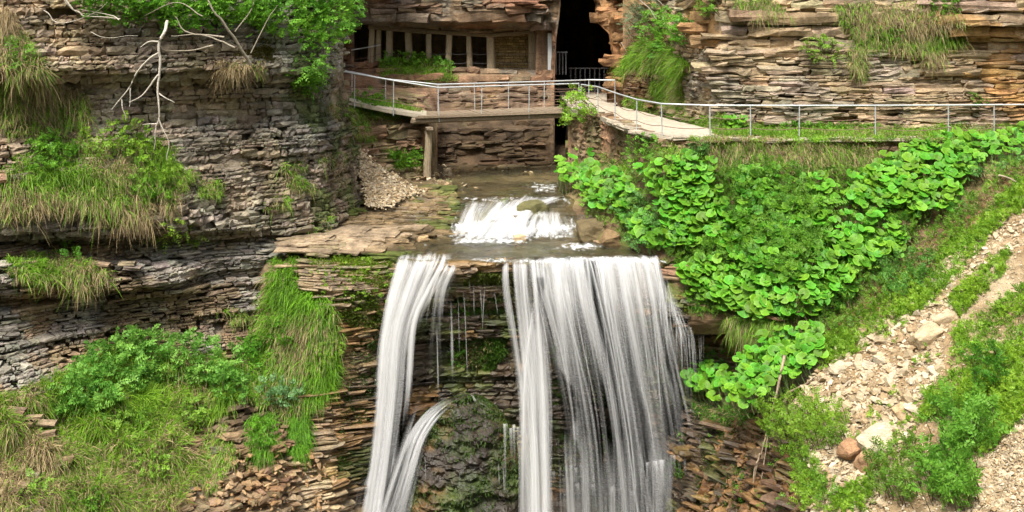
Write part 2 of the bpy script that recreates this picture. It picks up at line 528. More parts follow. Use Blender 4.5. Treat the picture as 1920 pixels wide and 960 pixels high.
FC = Patch([420, 520, 600, 680, 740, 850, 950, 1100, 1230, 1300, 1400, 1500, 1600],
           [462, 500, 545, 600, 640, 700, 780, 860, 960, 1080],
           [[33.4] * 10 + [33.0, 32.2, 31.5],
            [32.2, 32.0, 31.9, 31.9, 32.0, 31.6, 31.6, 31.6, 31.6, 31.4, 31, 30.3, 29.5],
            [32.0, 31.7, 31.4, 31.5, 31.9, 32.2, 32.2, 32.0, 31.5, 30.9, 30.6, 30, 29.2],
            [31.8, 31.4, 31.2, 31.4, 32.0, 32.6, 32.6, 32.3, 31.3, 30.6, 30.3, 29.6, 28.6],
            [31.5, 31.2, 31.1, 31.4, 32.1, 32.7, 32.7, 32.4, 32.0, 31.8, 31.6, 29.6, 28.2],
            [31.0, 30.8, 30.9, 31.3, 32.1, 32.7, 32.7, 32.4, 32.0, 31.6, 31.0, 28.2, 27.4],
            [30.2, 30.2, 30.5, 31.1, 32.0, 32.5, 32.5, 32.2, 31.5, 30.6, 29.2, 26.8, 26],
            [29.3, 29.4, 30.0, 30.9, 31.8, 32.3, 32.3, 32, 31, 29.8, 28.1, 25.7, 25],
            [28, 28.4, 29.3, 30.5, 31.5, 32, 32, 31.6, 30.5, 29, 26.8, 24.4, 23.6],
            [26.6, 27.4, 28.6, 30, 31.2, 31.6, 31.6, 31, 29.8, 28, 25.6, 23, 22.4]])
FC.t[:, 0] += 2.0            # sinks behind the left slope
FC.t[:, 1] += .12
for j in range(0, 5):         # hidden behind the bank on the right
    FC.t[j, 11:] = np.maximum(FC.t[j, 11:], 31.6)
FC.t[5, 12] = 29.5
BK = Patch([1060, 1160, 1250, 1350, 1500, 1640, 1780, 1920, 2120],
           [235, 262, 300, 330, 400, 460, 520, 600, 660, 720],
           [[42.5, 39, 33.5, 33.15, 33.15, 33.15, 33.3, 33.5, 33.8],
            [42, 38, 33.3, 33.0, 33.0, 33.0, 33.2, 33.4, 33.6],
            [40.5, 36.8, 32.9, 32.8, 32.7, 32.8, 32.6, 32.0, 31.8],
            [38.0, 35.5, 32.7, 32.5, 32.4, 32.5, 31.9, 30.6, 30],
            [36, 34.6, 32.5, 32.0, 31.5, 31.3, 31, 30.6, 30],
            [34.5, 33.6, 32.1, 31.5, 30.8, 30.4, 30.6, 30.6, 30],
            [33, 32.5, 31.4, 30.9, 30.0, 29.6, 30, 30, 30],
            [32.6, 32, 30.7, 30.3, 29.3, 28.9, 30, 30, 30],
            [32.6, 32, 31.5, 31.0, 28.9, 28.4, 30, 30, 30],
            [32.6, 32, 31.7, 31.3, 28.4, 28.0, 30, 30, 30]])
BK.t[0, :3] += [3, 2.2, .25]; BK.t[1, :3] += [3, 2.0, .25]; BK.t[2, :3] += [2.0, 1.2, .15]; BK.t[3, :2] += [.6, .4]
RC = Patch([1120, 1180, 1240, 1290, 1350, 1500, 1700, 1920, 2140], [-150, 0, 45, 70, 100, 180, 262, 300],
           [[45.5, 43.5, 41.5, 39, 37.0, 36.2, 35.8, 35.2, 35],
            [45.5, 43.4, 41.0, 38.0, 36.2, 35.6, 35.2, 34.3, 34.2],
            [45.4, 43.4, 40.8, 37.8, 36.0, 35.4, 35.0, 34.2, 34.0],
            [45.4, 43.3, 40.6, 37.7, 36.0, 35.6, 35.1, 34.9, 34.6],
            [45.2, 43.2, 40.4, 37.4, 35.7, 35.2, 34.9, 34.9, 34.7],
            [45, 43, 40, 37.0, 35.5, 35.0, 34.8, 34.8, 34.6],
            [45, 42.8, 39.7, 36.8, 35.4, 34.8, 34.6, 34.6, 34.5],
            [45, 42.6, 39.5, 36.7, 35.3, 34.7, 34.5, 34.5, 34.4]])
RC.t[5:, 2] += 1.6; RC.t[5:, 3] += 1.7; RC.t[5:, 4] += .5; RC.t[:5, 2] += .6; RC.t[:5, 3] += .6
BW = Patch([560, 700, 850, 1000, 1040, 1100, 1150, 1200, 1280], [-150, 0, 40, 62, 100, 128, 150, 210, 240, 300, 345],
           [[48, 48, 48, 47.5, 47.5, 47.3, 46.5, 45, 43],
            [47.6, 47.6, 47.6, 47, 46.8, 46.6, 45.6, 44, 42],
            [47.6, 47.6, 47.4, 47.2, 46.8, 46.4, 45, 43.7, 42],
            [48.3, 48.3, 48.3, 48.3, 47, 46.6, 45, 43.6, 42],
            [48.5, 48.5, 48.5, 48.5, 47, 46.6, 45, 43.6, 42],
            [48.2, 48.2, 48.3, 48.3, 47, 46.6, 45, 43.6, 42],
            [47, 47, 47.2, 47.4, 46.8, 46.4, 44.8, 43.6, 42],
            [45.6, 46, 46, 46, 46, 46, 45, 43.6, 42],
            [44, 44.2, 44.4, 44.6, 44.8, 45, 45, 43.6, 42],
            [43.6, 43.8, 44, 44.2, 44.4, 44.6, 45, 43.6, 42],
            [42.5, 42.8, 43, 43.2, 43.4, 43.6, 44, 43.6, 42]])
RW = Patch([1065, 1120, 1160, 1200, 1250, 1300], [190, 262, 350],
           [[42.2, 40.2, 37.9, 35.2, 33.6, 33.2], [41.8, 39.7, 37.5, 34.9, 33.35, 32.95], [41.0, 39.0, 36.9, 34.3, 32.8, 32.4]])
# bank rock on the far left of the bridge
LB = Patch([560, 650, 710, 750, 790, 830], [165, 190, 215, 240, 280, 330, 350],
           [[43.5, 43.5, 43.5, 43.5, 43.5, 44], [41.6, 41.4, 41.5, 42, 42.6, 44], [40.4, 40.1, 40.4, 40.7, 41, 44], [39.9, 39.8, 40.2, 40.3, 40.6, 43.5], [39.6, 39.5, 39.9, 40.1, 40.4, 43], [39, 39, 39.4, 39.7, 40.1, 42], [38.6, 38.6, 39, 39.3, 39.8, 41.5]])
for p in (LU, LL, FC, BK, RC, BW, RW, LB):
    p.prep()

CAVE = [(1055, -60), (1049, 30), (1043, 70), (1040, 150), (1040, 300), (1076, 300), (1076, 205), (1138, 195), (1136, 140), (1149, 108), (1141, 62), (1120, 42), (1108, -60)]
GAL = [(664, 44), (720, 50), (1004, 56), (1034, 56), (1034, 132), (850, 128), (800, 113), (700, 114), (664, 116)]

def scree_z(X, Y):
    return -8.76 + 0.6 * X + 0.247 * Y
def scree_d(u, v):
    u = np.asarray(u, float); v = np.asarray(v, float)
    return 20.76 / (v / F + 0.6 * (u - 960) / F + 0.247)
class Scree:
    def d(s, u, v): return scree_d(u, v)
    def P(s, u, v, off=0.0): return W(u, v, scree_d(u, v) - off)
    def N(s, u, v):
        u = np.asarray(u, float)
        return np.broadcast_to(unit(np.array([-0.6, -0.247, 1.0])), u.shape + (3,)).copy()
SC = Scree()
SCREE_POLY = [(1925, 330), (1800, 425), (1700, 520), (1620, 590), (1560, 640), (1500, 735), (1470, 775), (1500, 830), (1525, 890), (1520, 975), (1500, 1120), (2300, 1120), (2300, 200)]

# ---- colours of the rock by place; col_back also carries painted shade
def mixc(a, b, t):
    return np.asarray(a) * (1 - t[..., None]) + np.asarray(b) * t[..., None]
GREY = np.array([.24, .218, .182]); TAN = np.array([.29, .21, .125]); OCH = np.array([.40, .22, .075]); RED = np.array([.22, .12, .07])
DARK = np.array([.07, .05, .032]); MOSS = np.array([.07, .11, .014]); EARTH = np.array([.17, .11, .06]); PALE = np.array([.42, .33, .21])
def vein(P, s, lo, hi, seed): return sstep(lo, hi, fbm(P, s, 4, seed))
def moss(c, P, amt, seed=90):
    t = sstep(.62 - .3 * amt, .75 - .3 * amt, fbm(P, 1.1, 5, seed)) * np.clip(amt * 1.6, 0, .9)
    return mixc(c, MOSS, t)
def col_left(P):
    u, v = proj(P)
    t = vein(P, .35, .40, .60, 1)
    c = mixc(GREY, TAN * .95, t * .65)
    c = mixc(c, TAN * 1.02, sstep(330, 120, u) * sstep(260, 90, v) * .75)
    c = mixc(c, GREY * 1.25, vein(P, .9, .55, .7, 5) * .6)
    c = mixc(c, RED * 1.1, vein(P, .5, .62, .74, 8) * .5)
    c = moss(c, P, np.clip(sstep(480, 560, u) * .38 + .08, 0, 1))
    return c
def col_low(P):
    u, v = proj(P)
    c = mixc(TAN * .9, GREY * 1.1, vein(P, .6, .45, .6, 3))
    c = mixc(c, EARTH, vein(P, .4, .45, .62, 6) * sstep(640, 700, v) * .9)
    c = mixc(c, RED * 1.15, sstep(720, 860, v) * vein(P, .7, .5, .6, 9) * .8)
    return moss(c, P, np.full(u.shape, .1))
def col_fall(P):
    u, v = proj(P)
    c = mixc(TAN * .95, OCH * .75, vein(P, .8, .42, .6, 3) * .7)
    tawny = sstep(1330, 1420, u) * .9  # red and ochre rock right of the fall, darkened as a whole
    c = mixc(c, PALE * .95, sstep(650, 600, u) * sstep(830, 870, v) * vein(P, 1.2, .3, .5, 19) * .8)
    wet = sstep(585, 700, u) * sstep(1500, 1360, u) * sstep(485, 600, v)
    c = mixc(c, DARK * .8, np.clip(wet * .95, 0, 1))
    c = mixc(c, OCH * .6, vein(P, .9, .53, .64, 12) * .75 * (wet > .2))
    c = mixc(c, RED, tawny * vein(P, .9, .4, .55, 14) * .6)
    c = mixc(c, OCH * .95, tawny * vein(P, 1.3, .48, .6, 15) * .8)
    am = .22 + .14 * sstep(600, 700, u) * sstep(1330, 1250, u)
    am = np.where(v < 480, .3, am) * (1 - .3 * sstep(1380, 1450, u)) * (1 - .8 * sstep(620, 540, u) * sstep(780, 850, v))
    c = moss(c, P, am)
    return c * (1 - .5 * tawny)[..., None]
def col_right(P):
    u, v = proj(P)
    c = mixc(TAN * 1.12, PALE * .92, vein(P, .7, .46, .62, 2) * .8)
    c = mixc(c, OCH * .85, vein(P, .45, .52, .66, 4) * .75)
    c = mixc(c, GREY * 1.1, vein(P, 1.0, .52, .64, 6) * .6)
    c = mixc(c, OCH * .9, np.exp(-((u - 1895) / 45) ** 2 - ((v - 170) / 45) ** 2) * .9)
    c = mixc(c, np.array([.27, .15, .075]), sstep(1290, 1180, u) * .7)
    return moss(c, P, np.full(u.shape, .1))
def col_back(P):
    u, v = proj(P)
    c = mixc(RED * 1.35, TAN * .9, vein(P, .6, .42, .6, 2) * .8)
    c = mixc(c, GREY * .9, vein(P, .9, .52, .64, 3) * .7)
    c = mixc(c, np.array([.40, .21, .09]), sstep(1095, 1130, u) * .85)
    c = mixc(c, np.array([.30, .20, .12]), sstep(140, 190, v) * .6)
    c = mixc(c, np.array([.085, .055, .03]), sstep(205, 230, v) * sstep(1120, 1080, u) * .85)  # shade of the hollow under the footbridge, painted into the rock colour
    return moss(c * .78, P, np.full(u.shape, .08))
def col_bank(P):
    u, v = proj(P)
    c = mixc(EARTH * .8, np.array([.22, .17, .08]), vein(P, 1.2, .4, .6, 2))
    return moss(c, P, np.full(u.shape, .45))
def col_wall(P):
    c = mixc(TAN * .85, RED * 1.3, vein(P, 1.1, .42, .6, 2) * .7)
    return moss(c, P, np.full(P.shape[:-1], .22))

EDGE_V = [-150, 0, 60, 130, 200, 260, 330, 400, 480]; EDGE_U = [652, 648, 640, 642, 652, 664, 682, 705, 740]
def lu_out(u, v):
    return u > np.interp(v, EDGE_V, EDGE_U) + 7 * np.sin(np.asarray(v) * .21) + 4 * np.sin(np.asarray(v) * .53)
def sheet(name, patch, ur, vr, nu, nv, colf, mat, hole=None, amp=.10, back=0.06, cap=True, sc=1.1, parent=None, **tags):
    us = np.linspace(ur[0], ur[1], nu); vv = np.linspace(vr[0], vr[1], nv)
    U, V = np.meshgrid(us, vv)
    P0 = patch.P(U, V)
    D = patch.d(U, V) + back + amp * 2 * (fbm(P0, sc, 5, 50, (1, 1, 2.4)) - .5)
    P = W(U, V, D)
    C = colf(P0)
    idx = np.arange(nu * nv).reshape(nv, nu)
    f = np.stack([idx[:-1, :-1], idx[1:, :-1], idx[1:, 1:], idx[:-1, 1:]], -1).reshape(-1, 4)
    if hole is not None:
        uc = (U[:-1, :-1] + U[1:, 1:]) / 2; vc = (V[:-1, :-1] + V[1:, 1:]) / 2
        f = f[~hole(uc, vc).reshape(-1)]
    mb = MB()
    mb.add(P, f, C.reshape(-1, 3))
    if cap:                               # the plateau behind the top edge
        top = P[0]; bk = top + np.array([0, 26.0, 2.0])
        n = nu; i = np.arange(n - 1)
        mb.add(np.concatenate([top, bk]), np.stack([i, i + 1, i + 1 + n, i + n], -1), np.concatenate([C[0], C[0]]))
    return mb.build(name, mat, parent, smooth=False, **tags)

# block template: 4 x 3 front grid and 4 x 3 back grid
_tx = np.array([-.5, -.18, .18, .5]); _tz = np.array([-.5, 0, .5])
BT = np.array([(x, y, z) for y in (0, 1) for z in _tz for x in _tx])       # y: 0 front, 1 back
BF = []
def _id(y, z, x): return y * 12 + z * 4 + x
for z in range(2):
    for x in range(3):
        BF.append((_id(0, z, x), _id(0, z, x + 1), _id(0, z + 1, x + 1), _id(0, z + 1, x)))
for x in range(3):
    BF.append((_id(0, 2, x), _id(0, 2, x + 1), _id(1, 2, x + 1), _id(1, 2, x)))
    BF.append((_id(1, 0, x), _id(1, 0, x + 1), _id(0, 0, x + 1), _id(0, 0, x)))
for z in range(2):
    BF.append((_id(1, z, 0), _id(0, z, 0), _id(0, z + 1, 0), _id(1, z + 1, 0)))
    BF.append((_id(0, z, 3), _id(1, z, 3), _id(1, z + 1, 3), _id(0, z + 1, 3)))
BF = np.array(BF)
_ring = np.array([(i in (0, 3)) or (k in (0, 2)) for k in range(3) for i in range(4)])
_xedge = np.array([(i in (0, 3)) for k in range(3) for i in range(4)])
_zedge = np.array([(k in (0, 2)) for k in range(3) for i in range(4)])
_corner = np.array([(i in (0, 3)) and (k in (0, 2)) for k in range(3) for i in range(4)])

def block_verts(C, T, Nn, Up, w, h, dep, rough=.16, rs=RS, jag=1.0):
    n = len(C)
    L = np.broadcast_to(BT, (n, 24, 3)).copy()
    J = rs.uniform(-1, 1, (n, 24, 3))
    sx = w[:, None]; sz = h[:, None]
    x = L[:, :, 0] * sx + J[:, :, 0] * np.minimum(sx * .10, .07)
    z = L[:, :, 2] * sz + J[:, :, 2] * np.minimum(sz * rough * 1.1, .05)
    # tilted, slightly tapering outlines so that the courses are not brickwork
    sh = rs.uniform(-.22, .22, (n, 1)) * sz * jag
    x = x + sh * L[:, :, 2] + L[:, :, 0] * L[:, :, 2] * rs.uniform(-.2, .2, (n, 1)) * sx * jag
    z = z + L[:, :, 0] * rs.uniform(-.16, .16, (n, 1)) * sz * jag
    y = np.zeros((n, 24))
    y[:, :12] = J[:, :12, 1] * np.minimum(.05, sz * .28)
    ch = np.minimum(.055, sz * .28)
    y[:, :12] -= (_zedge[None] * rs.uniform(.2, 1.3, (n, 12)) + _xedge[None] * rs.uniform(0, .5, (n, 12)) * (rs.rand(n, 1) < .6)) * ch
    y[:, :12] -= _corner[None] * ch * rs.uniform(0, 1.4, (n, 12)) * (rs.rand(n, 12) < .4)
    yaw = rs.uniform(-.22, .22, (n, 1)) * jag
    y[:, :12] += L[:, :12, 0] * sx * yaw
    y[:, 12:] = -dep[:, None]
    return C[:, None] + T[:, None] * x[..., None] + Nn[:, None] * y[..., None] + Up[:, None] * z[..., None]

def courses(patch, ur, zr, th, wd, prot, colf, seed, skip=None, keep=1.0, ledge=.10, dep=.45, gap=.012, gapz=.006, jag=1.0, cvar=.10, bj=.25, face=0.0):
    """beds of rock: courses of uneven blocks along the face; returns block arrays"""
    rs = np.random.RandomState(seed)
    Cs, Ts, Ns, ws, hs_ = [], [], [], [], []
    z = zr[0]; bed = 0.0; left = 0
    while z < zr[1]:
        h = th[0] * math.exp(rs.uniform(0, 1) ** 1.3 * math.log(th[1] / th[0]))
        if left <= 0:
            bed = rs.normal(0, prot * 1.7); left = rs.randint(2, 7)
        left -= 1
        po = bed + rs.normal(0, prot * .35)
        ph = rs.uniform(0, 100)
        u = ur[0] + rs.uniform(0, 20)
        zc = z + h / 2
        while u < ur[1]:
            w = rs.uniform(wd[0], wd[1]) * (0.6 + min(1.6, h / th[0] * .38))
            if rs.rand() < .12:
                w *= 1.8
            du = w * F / 33.0
            uc = u + du / 2
            d0 = patch.d_at_z(uc, zc); da = patch.d_at_z(uc - 5, zc); db = patch.d_at_z(uc + 5, zc)
            pa = np.array([(uc - 5 - 960) * da / F, da]); pb = np.array([(uc + 5 - 960) * db / F, db])
            step = np.linalg.norm(pb - pa) / 10
            du = min(w / max(step, 1e-4), 60)
            uc = u + du / 2
            d0 = patch.d_at_z(uc, zc)
            vq = (ZC - zc) / d0 * F
            t = (pb - pa) / max(np.linalg.norm(pb - pa), 1e-6)
            if face:
                t = t * (1 - face) + np.array([1.0, 0]) * face; t = t / np.linalg.norm(t)
            nn = np.array([t[1], -t[0]])
            if nn[1] > 0: nn = -nn
            if not (skip is not None and skip(uc, vq)) and rs.rand() < keep:
                nz = .65 * vnoise(np.array([[uc / 85.0, zc * 1.5, seed * 1.0]]), seed)[0] + .35 * vnoise(np.array([[uc / 34.0 + ph * .02, zc * 3.2, seed * 1.0]]), seed + 5)[0] - .5
                off = po * (0.5 + 1.0 * abs(nz)) + nz * ledge * 2 + rs.normal(0, prot * bj)
                X = (uc - 960) * d0 / F
                Cs.append([X + nn[0] * off, d0 + nn[1] * off, zc + (vnoise(np.array([[uc / 140.0, zc, 3.0]]), seed + 2)[0] - .5) * h * .6])
                Ts.append([t[0], t[1], rs.normal(0, .025)]); Ns.append([nn[0], nn[1], rs.uniform(-.12, .2)])
                ws.append(w - gap * rs.uniform(.3, 2)); hs_.append(h - gapz * rs.uniform(.2, 2))
            u += du
        z += h
    C = np.array(Cs); T = unit(np.array(Ts)); Nn = unit(np.array(Ns)); w = np.array(ws); h = np.array(hs_)
    Up = unit(np.cross(T, Nn)); Up[Up[:, 2] < 0] *= -1
    V = block_verts(C, T, Nn, Up, w, h, np.full(len(w), dep), rs=rs, jag=jag)
    colr = colf(C) * rs.normal(1, cvar, (len(C), 1)).clip(.6, 1.5) * rs.normal(1, .03, (len(C), 3))
    return dict(C=C, V=V, w=w, h=h, c=colr)

def merge(*bs):
    return {k: np.concatenate([b[k] for b in bs]) for k in bs[0]}

def put_blocks(b, parent, mat, name='rock_block', nmax=300, rest='small_rock_blocks', minpx=9):
    """the blocks that show largest become parts of their own, the others one part"""
    u, v = proj(b['C'])
    px = F / b['C'][:, 1]
    area = b['w'] * b['h'] * px ** 2
    inside = (u > -5) & (u < 1925) & (v > -8) & (v < 968)
    score = np.where(inside, area, -1)
    order = np.argsort(-score)
    big = [i for i in order[:nmax] if score[i] > 0 and b['w'][i] * px[i] >= minpx]
    for i in big:
        mb = MB(); mb.add(b['V'][i], BF, b['c'][i])
        mb.build(name, mat, parent)
    m = np.ones(len(b['w']), bool); m[big] = False
    if m.any():
        V = b['V'][m]; n = len(V)
        mb = MB()
        mb.add(V, (BF[None] + (np.arange(n) * 24)[:, None, None]).reshape(-1, 4), np.repeat(b['c'][m], 24, 0))
        mb.build(rest, mat, parent, kind='stuff')

# ---- the base ground of the ravine, far below the frame
def base_ground():
    n = 60
    xs = np.linspace(-60, 60, n); ys = np.linspace(-20, 100, n)
    X, Y = np.meshgrid(xs, ys)
    Z = -4.6 + .4 * (fbm(np.stack([X, Y, X * 0], -1), .2, 4, 3) - .5) + np.clip(Y - 50, 0, 100) * .35
    idx = np.arange(n * n).reshape(n, n)
    f = np.stack([idx[:-1, :-1], idx[:-1, 1:], idx[1:, 1:], idx[1:, :-1]], -1).reshape(-1, 4)
    mb = MB(); P = np.stack([X, Y, Z], -1)
    mb.add(P, f, mixc(EARTH, GREY, vein(P, .3, .4, .6, 4)).reshape(-1, 3))
    mb.build('ground', M['earth'], kind='structure', label='brown stony floor of the ravine below the waterfall', cat='ground')
base_ground()

# ---- the hillside the photograph is taken from, behind the viewpoint
def hillside():
    nx, ny = 90, 70
    xs = np.linspace(-90, 90, nx); ys = np.linspace(-75, 7.5, ny)
    X, Y = np.meshgrid(xs, ys)
    Z = np.where(Y < -.5, 10.3 + (-Y - .5) * .8, 10.3 - (Y + .5) * 1.75)
    Z = Z + 3.0 * (fbm(np.stack([X, Y, X * 0], -1), .12, 4, 13) - .5) * np.clip(np.hypot(X, Y) / 12 - .3, 0, 1)
    idx = np.arange(nx * ny).reshape(ny, nx)
    f = np.stack([idx[:-1, :-1], idx[:-1, 1:], idx[1:, 1:], idx[1:, :-1]], -1).reshape(-1, 4)
    P = np.stack([X, Y, Z], -1); mb = MB(); mb.add(P, f, mixc(np.array([.06, .10, .03]), EARTH * .7, vein(P, .2, .45, .6, 9)).reshape(-1, 3))
    mb.build('hillside', M['earth'], kind='structure', label='wooded hillside opposite the waterfall, behind the viewpoint', cat='hillside')
hillside()

# ---- the cliffs
cl = sheet('left_cliff', LU, (-260, 740), (-150, 480), 260, 170, col_left, M['rock'], hole=lu_out, back=.30, amp=.16, kind='structure',
           label='grey bedded limestone cliff rising left of the stream', cat='cliff')
bl = merge(courses(LU, (-260, 735), (4.55, 8.1), (.07, .20), (.10, .28), .085, col_left, 21, skip=lambda u, v: bool(lu_out(u, v)), ledge=.34, keep=.94, gap=.016, gapz=.003, cvar=.15),
           courses(LU, (-260, 735), (8.1, 12.8), (.11, .26), (.14, .38), .05, col_left, 22, skip=lambda u, v: bool(lu_out(u, v)), ledge=.2, keep=.96, gap=.012, gapz=.003, jag=.6, cvar=.13))
put_blocks(bl, cl, M['rock'])
vv = np.linspace(-150, 470, 60); ue = np.interp(vv, EDGE_V, EDGE_U) - 3          # the flank that turns back into the valley
A = LU.P(ue, vv, -.3); tt = np.linspace(0, 1, 14)
Pf = A[:, None] + tt[None, :, None] * np.array([-1.6, 9.0, 0])
Pf = Pf + (fbm(Pf, 1.2, 4, 8)[..., None] - .5) * np.array([.5, 0, 0]) * (tt[None, :, None] > 0)
ix = np.arange(60 * 14).reshape(60, 14)
mb = MB(); mb.add(Pf, np.stack([ix[:-1, :-1], ix[1:, :-1], ix[1:, 1:], ix[:-1, 1:]], -1).reshape(-1, 4), col_left(Pf).reshape(-1, 3))
mb.build('cliff_flank', M['rock'], cl)

cl = sheet('lower_left_slope', LL, (-260, 600), (440, 1100), 240, 180, col_low, M['rock'], back=.34, cap=False, amp=.14, kind='structure',
           label='stony overgrown slope below the ledge at lower left', cat='slope')
bl = merge(courses(LL, (-260, 590), (3.0, 5.3), (.05, .13), (.10, .36), .07, col_low, 31, ledge=.24, keep=.92, gap=.02),
           courses(LL, (-260, 560), (2.0, 3.0), (.05, .11), (.07, .22), .07, col_low, 32, keep=.88, gap=.02),
           courses(LL, (-260, 560), (-1.6, 2.0), (.06, .18), (.12, .42), .12, col_low, 33, keep=.7, ledge=.25, skip=lambda u, v: bool(inpoly([(60, 730), (240, 640), (440, 680), (445, 760), (380, 800), (350, 860), (330, 960), (100, 960), (120, 860)], u, v))))
put_blocks(bl, cl, M['rock'])

OVER = [(1290, 622), (1460, 622), (1470, 700), (1290, 725)]
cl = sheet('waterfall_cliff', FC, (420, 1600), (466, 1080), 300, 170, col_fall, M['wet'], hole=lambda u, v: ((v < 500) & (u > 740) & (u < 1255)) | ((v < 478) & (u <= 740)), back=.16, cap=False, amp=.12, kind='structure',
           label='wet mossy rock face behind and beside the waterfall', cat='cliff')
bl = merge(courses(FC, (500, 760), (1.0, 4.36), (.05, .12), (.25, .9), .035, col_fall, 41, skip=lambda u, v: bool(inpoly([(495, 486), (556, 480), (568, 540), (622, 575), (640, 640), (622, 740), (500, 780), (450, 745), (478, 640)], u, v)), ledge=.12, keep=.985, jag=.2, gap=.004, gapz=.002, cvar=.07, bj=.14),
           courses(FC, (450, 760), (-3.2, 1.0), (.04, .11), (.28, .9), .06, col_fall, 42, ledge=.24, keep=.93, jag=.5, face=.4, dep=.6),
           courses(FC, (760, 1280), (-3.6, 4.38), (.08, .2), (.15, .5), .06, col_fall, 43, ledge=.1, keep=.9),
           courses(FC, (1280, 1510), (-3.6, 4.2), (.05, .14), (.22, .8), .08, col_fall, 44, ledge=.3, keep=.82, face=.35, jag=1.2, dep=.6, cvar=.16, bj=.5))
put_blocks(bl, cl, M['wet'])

cl = sheet('right_cliff', RC, (1168, 2140), (-150, 300), 260, 130, col_right, M['rock'], back=.28, amp=.14, kind='structure',
           label='tan bedded limestone cliff behind the path on the right', cat='cliff')
bl = merge(courses(RC, (1168, 2130), (7.3, 9.6), (.07, .26), (.18, .75), .05, col_right, 51, ledge=.16, keep=.965, gap=.006, gapz=.001, jag=.3, cvar=.06, bj=.16),
           courses(RC, (1168, 2130), (9.6, 13.2), (.07, .34), (.22, .95), .07, col_right, 52, ledge=.24, keep=.965, gap=.006, gapz=.001, jag=.3, cvar=.06, bj=.16))
put_blocks(bl, cl, M['rock'])

def bw_hole(u, v):
    return inpoly(CAVE, u, v) | inpoly(GAL, u, v)
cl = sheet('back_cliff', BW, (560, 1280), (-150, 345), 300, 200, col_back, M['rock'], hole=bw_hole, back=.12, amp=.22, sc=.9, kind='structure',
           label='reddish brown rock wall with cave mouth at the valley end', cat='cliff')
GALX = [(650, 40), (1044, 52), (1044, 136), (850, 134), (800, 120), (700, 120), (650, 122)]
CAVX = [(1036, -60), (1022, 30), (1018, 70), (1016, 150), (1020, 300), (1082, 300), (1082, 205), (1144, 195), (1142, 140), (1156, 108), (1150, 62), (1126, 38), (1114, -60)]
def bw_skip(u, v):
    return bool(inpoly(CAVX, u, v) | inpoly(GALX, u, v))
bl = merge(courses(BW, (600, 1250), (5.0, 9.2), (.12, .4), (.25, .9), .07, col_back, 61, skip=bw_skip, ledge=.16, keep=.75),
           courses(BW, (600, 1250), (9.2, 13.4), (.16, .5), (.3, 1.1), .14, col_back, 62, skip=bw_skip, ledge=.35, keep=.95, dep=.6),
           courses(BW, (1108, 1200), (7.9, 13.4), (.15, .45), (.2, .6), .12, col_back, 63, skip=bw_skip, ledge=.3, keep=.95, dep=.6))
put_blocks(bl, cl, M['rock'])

# the cave behind the opening: a rough tunnel closed at its end
def cave():
    pts = np.array(CAVE, float)
    n = 120
    seg = np.linspace(0, len(pts), n, endpoint=False)
    i = seg.astype(int) % len(pts); f = seg - seg.astype(int)
    loop = pts[i] * (1 - f[:, None]) + pts[(i + 1) % len(pts)] * f[:, None]
    deps = np.concatenate([np.linspace(0, 4, 12), np.linspace(5, 18, 14)])
    rows = []
    P0 = BW.P(loop[:, 0], loop[:, 1], .15)
    c0 = P0.mean(0)
    for k, dd in enumerate(deps):
        Q = P0 + np.array([dd * .05, dd, 0])
        g = 1 + .10 * min(k, 8)
        Q[:, 0] = (Q[:, 0] - c0[0] - dd * .05) * g + c0[0] + dd * .05
        Q = Q + (fbm(Q, .9, 4, 77)[:, None] - .5) * np.array([.5, .3, .4]) * (k > 0)
        rows.append(Q)
    rows.append(np.repeat(rows[-1].mean(0)[None], n, 0))
    V = np.array(rows); m = len(rows)
    idx = np.arange(m * n).reshape(m, n)
    j = np.roll(np.arange(n), -1)
    f = np.stack([idx[:-1, :], idx[:-1][:, j], idx[1:][:, j], idx[1:, :]], -1).reshape(-1, 4)
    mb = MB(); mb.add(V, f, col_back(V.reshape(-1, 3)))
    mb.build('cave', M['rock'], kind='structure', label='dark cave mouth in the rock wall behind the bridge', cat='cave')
cave()

# ---- right bank (earth under the plants), scree sheet, left bridge bank
def bk_hole(u, v):
    return (v > 690) | ((u < 1290) & (v > 560 + (u - 1230) * .3)) | ((u > 1290) & (u < 1450) & (v > 628)) | ((u < 1250) & (v > 470 + (u - 1160) * .35) & (u > 1000))
bank = sheet('right_bank', BK, (1060, 2120), (263, 700), 300, 150, col_bank, M['earth'], hole=bk_hole, back=.04, amp=.16, cap=False, kind='structure',
      label='steep earth bank below the path, mostly under plants', cat='bank')
bl = merge(courses(BK, (1400, 1700), (6.85, 7.6), (.07, .16), (.15, .5), .05, col_wall, 71, keep=.95),
           courses(BK, (1070, 1330), (3.9, 4.6), (.08, .2), (.3, .8), .1, col_wall, 72, keep=.5),
           courses(BK, (1285, 1460), (3.45, 4.05), (.05, .12), (.2, .8), .10, col_wall, 73, keep=.9, ledge=.2),
           courses(BK, (1350, 1700), (5.2, 6.8), (.07, .2), (.15, .5), .05, col_wall, 74, keep=.35))
put_blocks(bl, bank, M['rock'])

def col_scree(P):
    c = mixc(np.array([.25, .175, .095]), np.array([.36, .28, .175]), vein(P, 1.5, .4, .6, 2))
    return mixc(c, np.array([.25, .16, .08]), vein(P, .5, .48, .62, 3) * .7)
def sc_hole(u, v):
    return ~inpoly(SCREE_POLY, u, v)
sheet('scree_slope', SC, (1440, 2300), (200, 1120), 260, 260, col_scree, M['earth'], hole=sc_hole, back=.02, amp=.08, cap=False, sc=2.0, kind='structure',
      label='pale stony slope falling to the left at lower right', cat='slope')
lb = sheet('bridge_bank', LB, (560, 820), (165, 350), 90, 60, col_wall, M['rock'], back=.08, amp=.12, cap=False, kind='structure',
      label='rocky bank carrying the left end of the footbridge', cat='bank')
bl = courses(LB, (600, 795), (5.3, 8.1), (.12, .34), (.3, .8), .07, col_wall, 81, ledge=.16, keep=.85)
put_blocks(bl, lb, M['rock'])

